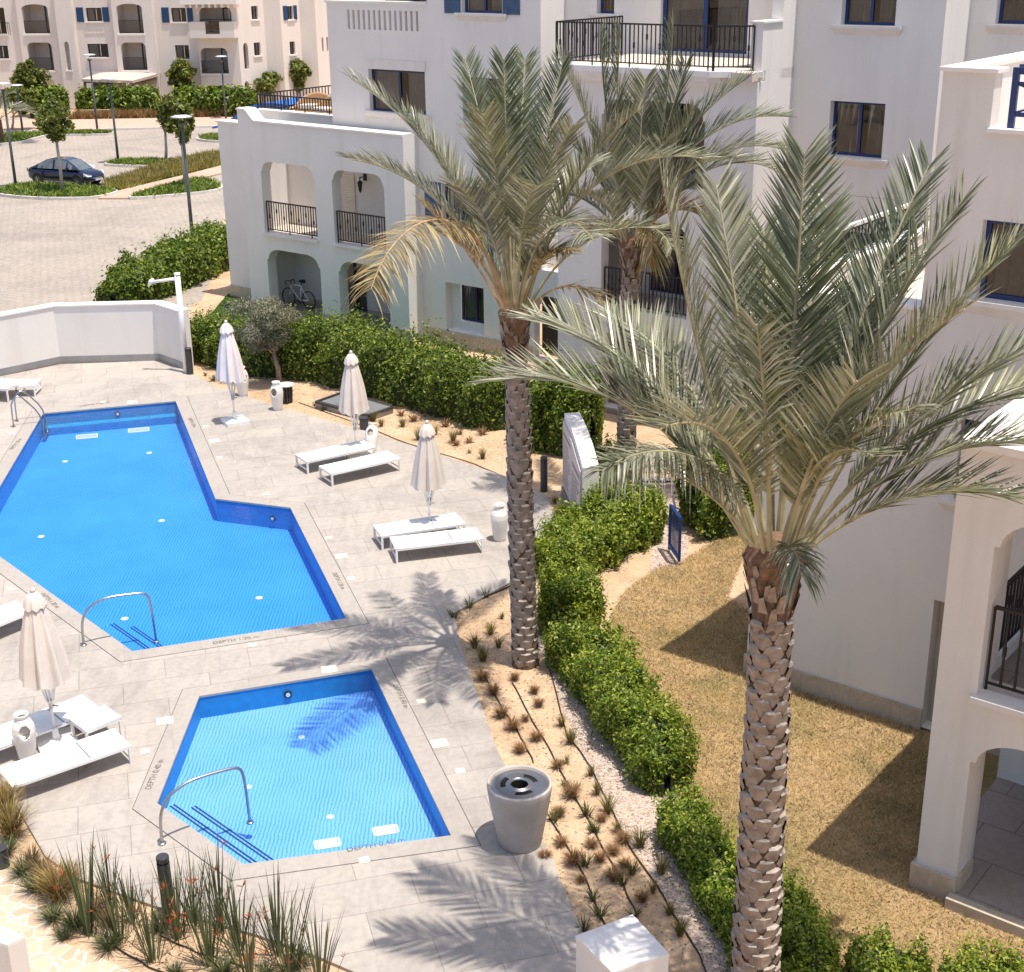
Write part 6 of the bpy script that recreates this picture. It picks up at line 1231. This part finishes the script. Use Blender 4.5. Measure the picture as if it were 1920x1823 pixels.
def rattan(s, d, label, wdt=1.3, rot=0.):
    p = W(s, d, 6.3); rt = empty('rattan_sofa', tuple(p), label, 'rattan sofa', None, AZ+rot); b = MB(); b.obox((0, 0, .12), wdt, .75, .26); b.build('seat', M['wicker'], rt)
    b = MB(); pts = []; K = 12
    for k in range(K+1): t = k/K; a = math.pi*t; pts.append((wdt/2*math.cos(a), -.3+.68*math.sin(a)**.6 if 0 < t < 1 else -.3, .42+.42*math.sin(a)))
    vs = [(x, y, .12) for x, y, z in pts]+pts; n = K+1; b.add(vs, [(i, i+1, n+i+1, n+i) for i in range(K)]); bk = b.build('backrest', M['wicker'], rt); md = bk.modifiers.new('t', 'SOLIDIFY'); md.thickness = .08
    b = MB(); b.tube(pts, .05, 8); b.build('back_frame', M['wicker'], rt, True); b = MB(); b.obox((0, -.02, .385), wdt*.8, .6, .12); b.build('cushion', M['sill'], rt)
rattan(-38.0, 37.2, 'rattan sofa with a curved back on the roof terrace, left of the pair', 1.4, .5); rattan(-36.9, 36.6, 'rattan armchair on the roof terrace close to the building corner', 1.1, -.2)
# bicycle on the porch
a = W(-36.95, 34.35, .08); rt = empty('bicycle', tuple(a), 'white road bicycle leaning in the arched ground floor porch', 'bicycle', None, AZ); r = .335
def ring(cx, cz, r, t, n=32): return [(cx+r*math.cos(2*math.pi*k/n), 0, cz+r*math.sin(2*math.pi*k/n)) for k in range(n+1)]
for x in (-.1, .92):
    b = MB(); b.tube(ring(x, r, r-.02, 0), .02, 8, cap=False); wh = b.build('wheel', M['rubber'], rt, True); b = MB(); [b.bar((x, 0, r), (x+(r-.03)*math.cos(k*.52), 0, r+(r-.03)*math.sin(k*.52)), .006) for k in range(12)]; b.build('spokes', M['steel'], wh)
b = MB(); bb = (.48, 0, .28); st = (.58, 0, .82); hd = (.08, 0, .80)
for p, q in ((bb, st), (st, hd), (bb, (.05, 0, .66)), ((.92, 0, r), bb), ((.92, 0, r), (.57, 0, .74)), (hd, (.03, 0, .55)), ((.03, 0, .55), (-.1, 0, r))): b.tube([p, q], .022, 8)
b.build('frame', M['white'], rt, True); b = MB(); b.tube([st, (.6, 0, .95)], .016, 6); b.tube([(.48, 0, .97), (.6, 0, .985), (.74, 0, .99)], [.025, .06, .075], 8); b.build('saddle', M['rubber'], rt, True)
b = MB(); b.tube([hd, (.07, 0, .93)], .015, 6); b.tube([(.0, -.2, .9), (-.04, -.2, .95), (.05, -.1, .95), (.07, 0, .94), (.05, .1, .95), (-.04, .2, .95), (0, .2, .9), (.05, .2, .8)], .016, 7); b.tube([(0, -.2, .9), (.05, -.2, .8)], .016, 7); b.build('handlebar', M['rubber'], rt, True)
b = MB(); b.tube(ring(.48, .28, .1, 0, 20), .012, 6, cap=False); b.bar((.48, -.05, .28), (.55, -.05, .14), .02); b.bar((.48, .05, .28), (.41, .05, .42), .02); b.build('crankset', M['grey'], rt)
# ------------------------------------------------------------------ car
FRc, RRc = Vector(g(149, 350)), Vector(g(72.5, 345.5)); hd_ = math.atan2((FRc-RRc).y, (FRc-RRc).x); mid = (FRc+RRc)/2+Vector((-math.sin(hd_), math.cos(hd_), 0))*.76
car = empty('parked_car', (mid.x, mid.y, -.047), 'navy blue saloon car parked behind the kerbed green island', 'car', None, hd_)
secs = [(-2.13, .55, .34, .84, .0), (-2.05, .74, .27, .93, .05), (-1.85, .81, .22, .985, .08), (-1.45, .845, .2, .99, .1), (-.6, .85, .19, .945, .1), (.3, .85, .19, .925, .1), (.95, .845, .19, .91, .1), (1.35, .83, .2, .86, .12), (1.7, .79, .22, .79, .13), (1.98, .70, .25, .69, .12), (2.1, .56, .3, .58, .08), (2.14, .45, .36, .5, .03)]
b = MB(); vs = []; nn = 18
for x, hw, zb, zt, cr in secs:
    for k in range(nn):
        a = 2*math.pi*k/nn+math.pi/nn; ca, sa = math.cos(a), math.sin(a); y = hw*math.copysign(abs(ca)**.42, ca); zz = (zb+zt)/2+(zt-zb)/2*math.copysign(abs(sa)**.5, sa)
        if sa > .2: zz += cr*.25*(1-(y/hw)**2)
        y *= 1-.05*max(0, (zz-(zb+zt)/2)/(zt-zb)*2)**2; vs.append((x, y, zz))
n = len(secs); b.add(vs, [(i*nn+j, i*nn+(j+1) % nn, (i+1)*nn+(j+1) % nn, (i+1)*nn+j) for i in range(n-1) for j in range(nn)]+[tuple(range(nn)), tuple((n-1)*nn+j for j in range(nn-1, -1, -1))]); body = b.build('body', M['carpaint'], car, True)
md = body.modifiers.new('s', 'SUBSURF'); md.levels = md.render_levels = 1
gh = [(-1.75, .60, .95), (-1.3, .60, 1.2), (-.85, .585, 1.385), (-.3, .58, 1.44), (.2, .57, 1.43), (.55, .56, 1.37), (.95, .60, 1.15), (1.35, .66, .88)]
b = MB(); vs = []; fs = []; ms = []
for x, hw, z in gh: zb = .93; vs += [(x, -.78, zb), (x, -hw, z-.03), (x, -hw*.8, z), (x, hw*.8, z), (x, hw, z-.03), (x, .78, zb)]
for i in range(len(gh)-1):
    for j in range(5):
        fs.append((i*6+j, i*6+j+1, (i+1)*6+j+1, (i+1)*6+j)); ms.append(1 if (j in (0, 4) and 0 < i < 6) or (j == 2 and (i in (0, 1, 5, 6))) else 0)
b.add(vs, fs, ms); b.build('cabin', [M['carpaint'], M['carglass']], car)
b = MB()
for s in (-1, 1):
    for x0, x1, zt in ((-.28, -.16, 1.4), (.6, .68, 1.28), (-1.02, -.95, 1.27)): b.add([(x0, s*.79, .93), (x1, s*.79, .93), (x1-.02, s*.61, zt), (x0-.02, s*.61, zt)], [(0, 1, 2, 3)])
b.build('pillars', M['carpaint'], car)
for x in (-1.33, 1.3):
    for s in (-1, 1):
        b = MB(); b.tube([(x, s*.62, .31), (x, s*.845, .31)], .31, 28); wh = b.build('wheel', M['rubber'], car); b = MB(); b.tube([(x, s*.84, .31), (x, s*.852, .31)], .2, 24, 0); b.tube([(x, s*.845, .31), (x, s*.866, .31)], .05, 10, 1)
        for k in range(7): a = k*.9; b.bar((x+.05*math.cos(a), s*.856, .31+.05*math.sin(a)), (x+.19*math.cos(a), s*.856, .31+.19*math.sin(a)), .035, 1, .012)
        b.build('rim', [M['grey'], M['chrome']], wh)
        b = MB(); b.tube([(x, s*.60, .33), (x, s*.842, .33)], .36, 28); b.build('wheel_arch', M['rubber'], car)
for s in (-1, 1):
    b = MB(); b.add([(1.72, s*.785, .62), (1.74, s*.79, .78), (1.98, s*.66, .71), (2.07, s*.52, .64), (2.08, s*.54, .57), (1.95, s*.72, .57)], [(0, 1, 2, 3, 4, 5)]); o = b.build('headlight', M['headlight'], car); md = o.modifiers.new('t', 'SOLIDIFY'); md.thickness = .05; md.offset = 0
    b = MB(); b.add([(-2.0, s*.8, .72), (-2.08, s*.7, .74), (-2.07, s*.7, .92), (-1.93, s*.8, .93)], [(0, 1, 2, 3)]); o = b.build('tail_light', mat('tail_light_red', (.25, .02, .02), .3), car); md = o.modifiers.new('t', 'SOLIDIFY'); md.thickness = .04; md.offset = 0
    b = MB(); b.obox((.78, s*.9, .93), .1, .16, .12); b.build('wing_mirror', M['carpaint'], car)
    for x in (-.62, .3): b = MB(); b.obox((x, s*.855, .8), .16, .025, .025); b.build('door_handle', M['carpaint'], car)
b = MB(); b.box(2.12, -.3, .34, 2.17, .3, .42); b.build('number_plate', M['headlight'], car); b = MB(); b.box(2.09, -.32, .5, 2.155, .32, .58); b.build('grille', M['grey'], car)
b = MB(); b.box(1.5, -.848, .23, -.95, -.838, .3); b.build('side_skirt', M['greyp'], car)
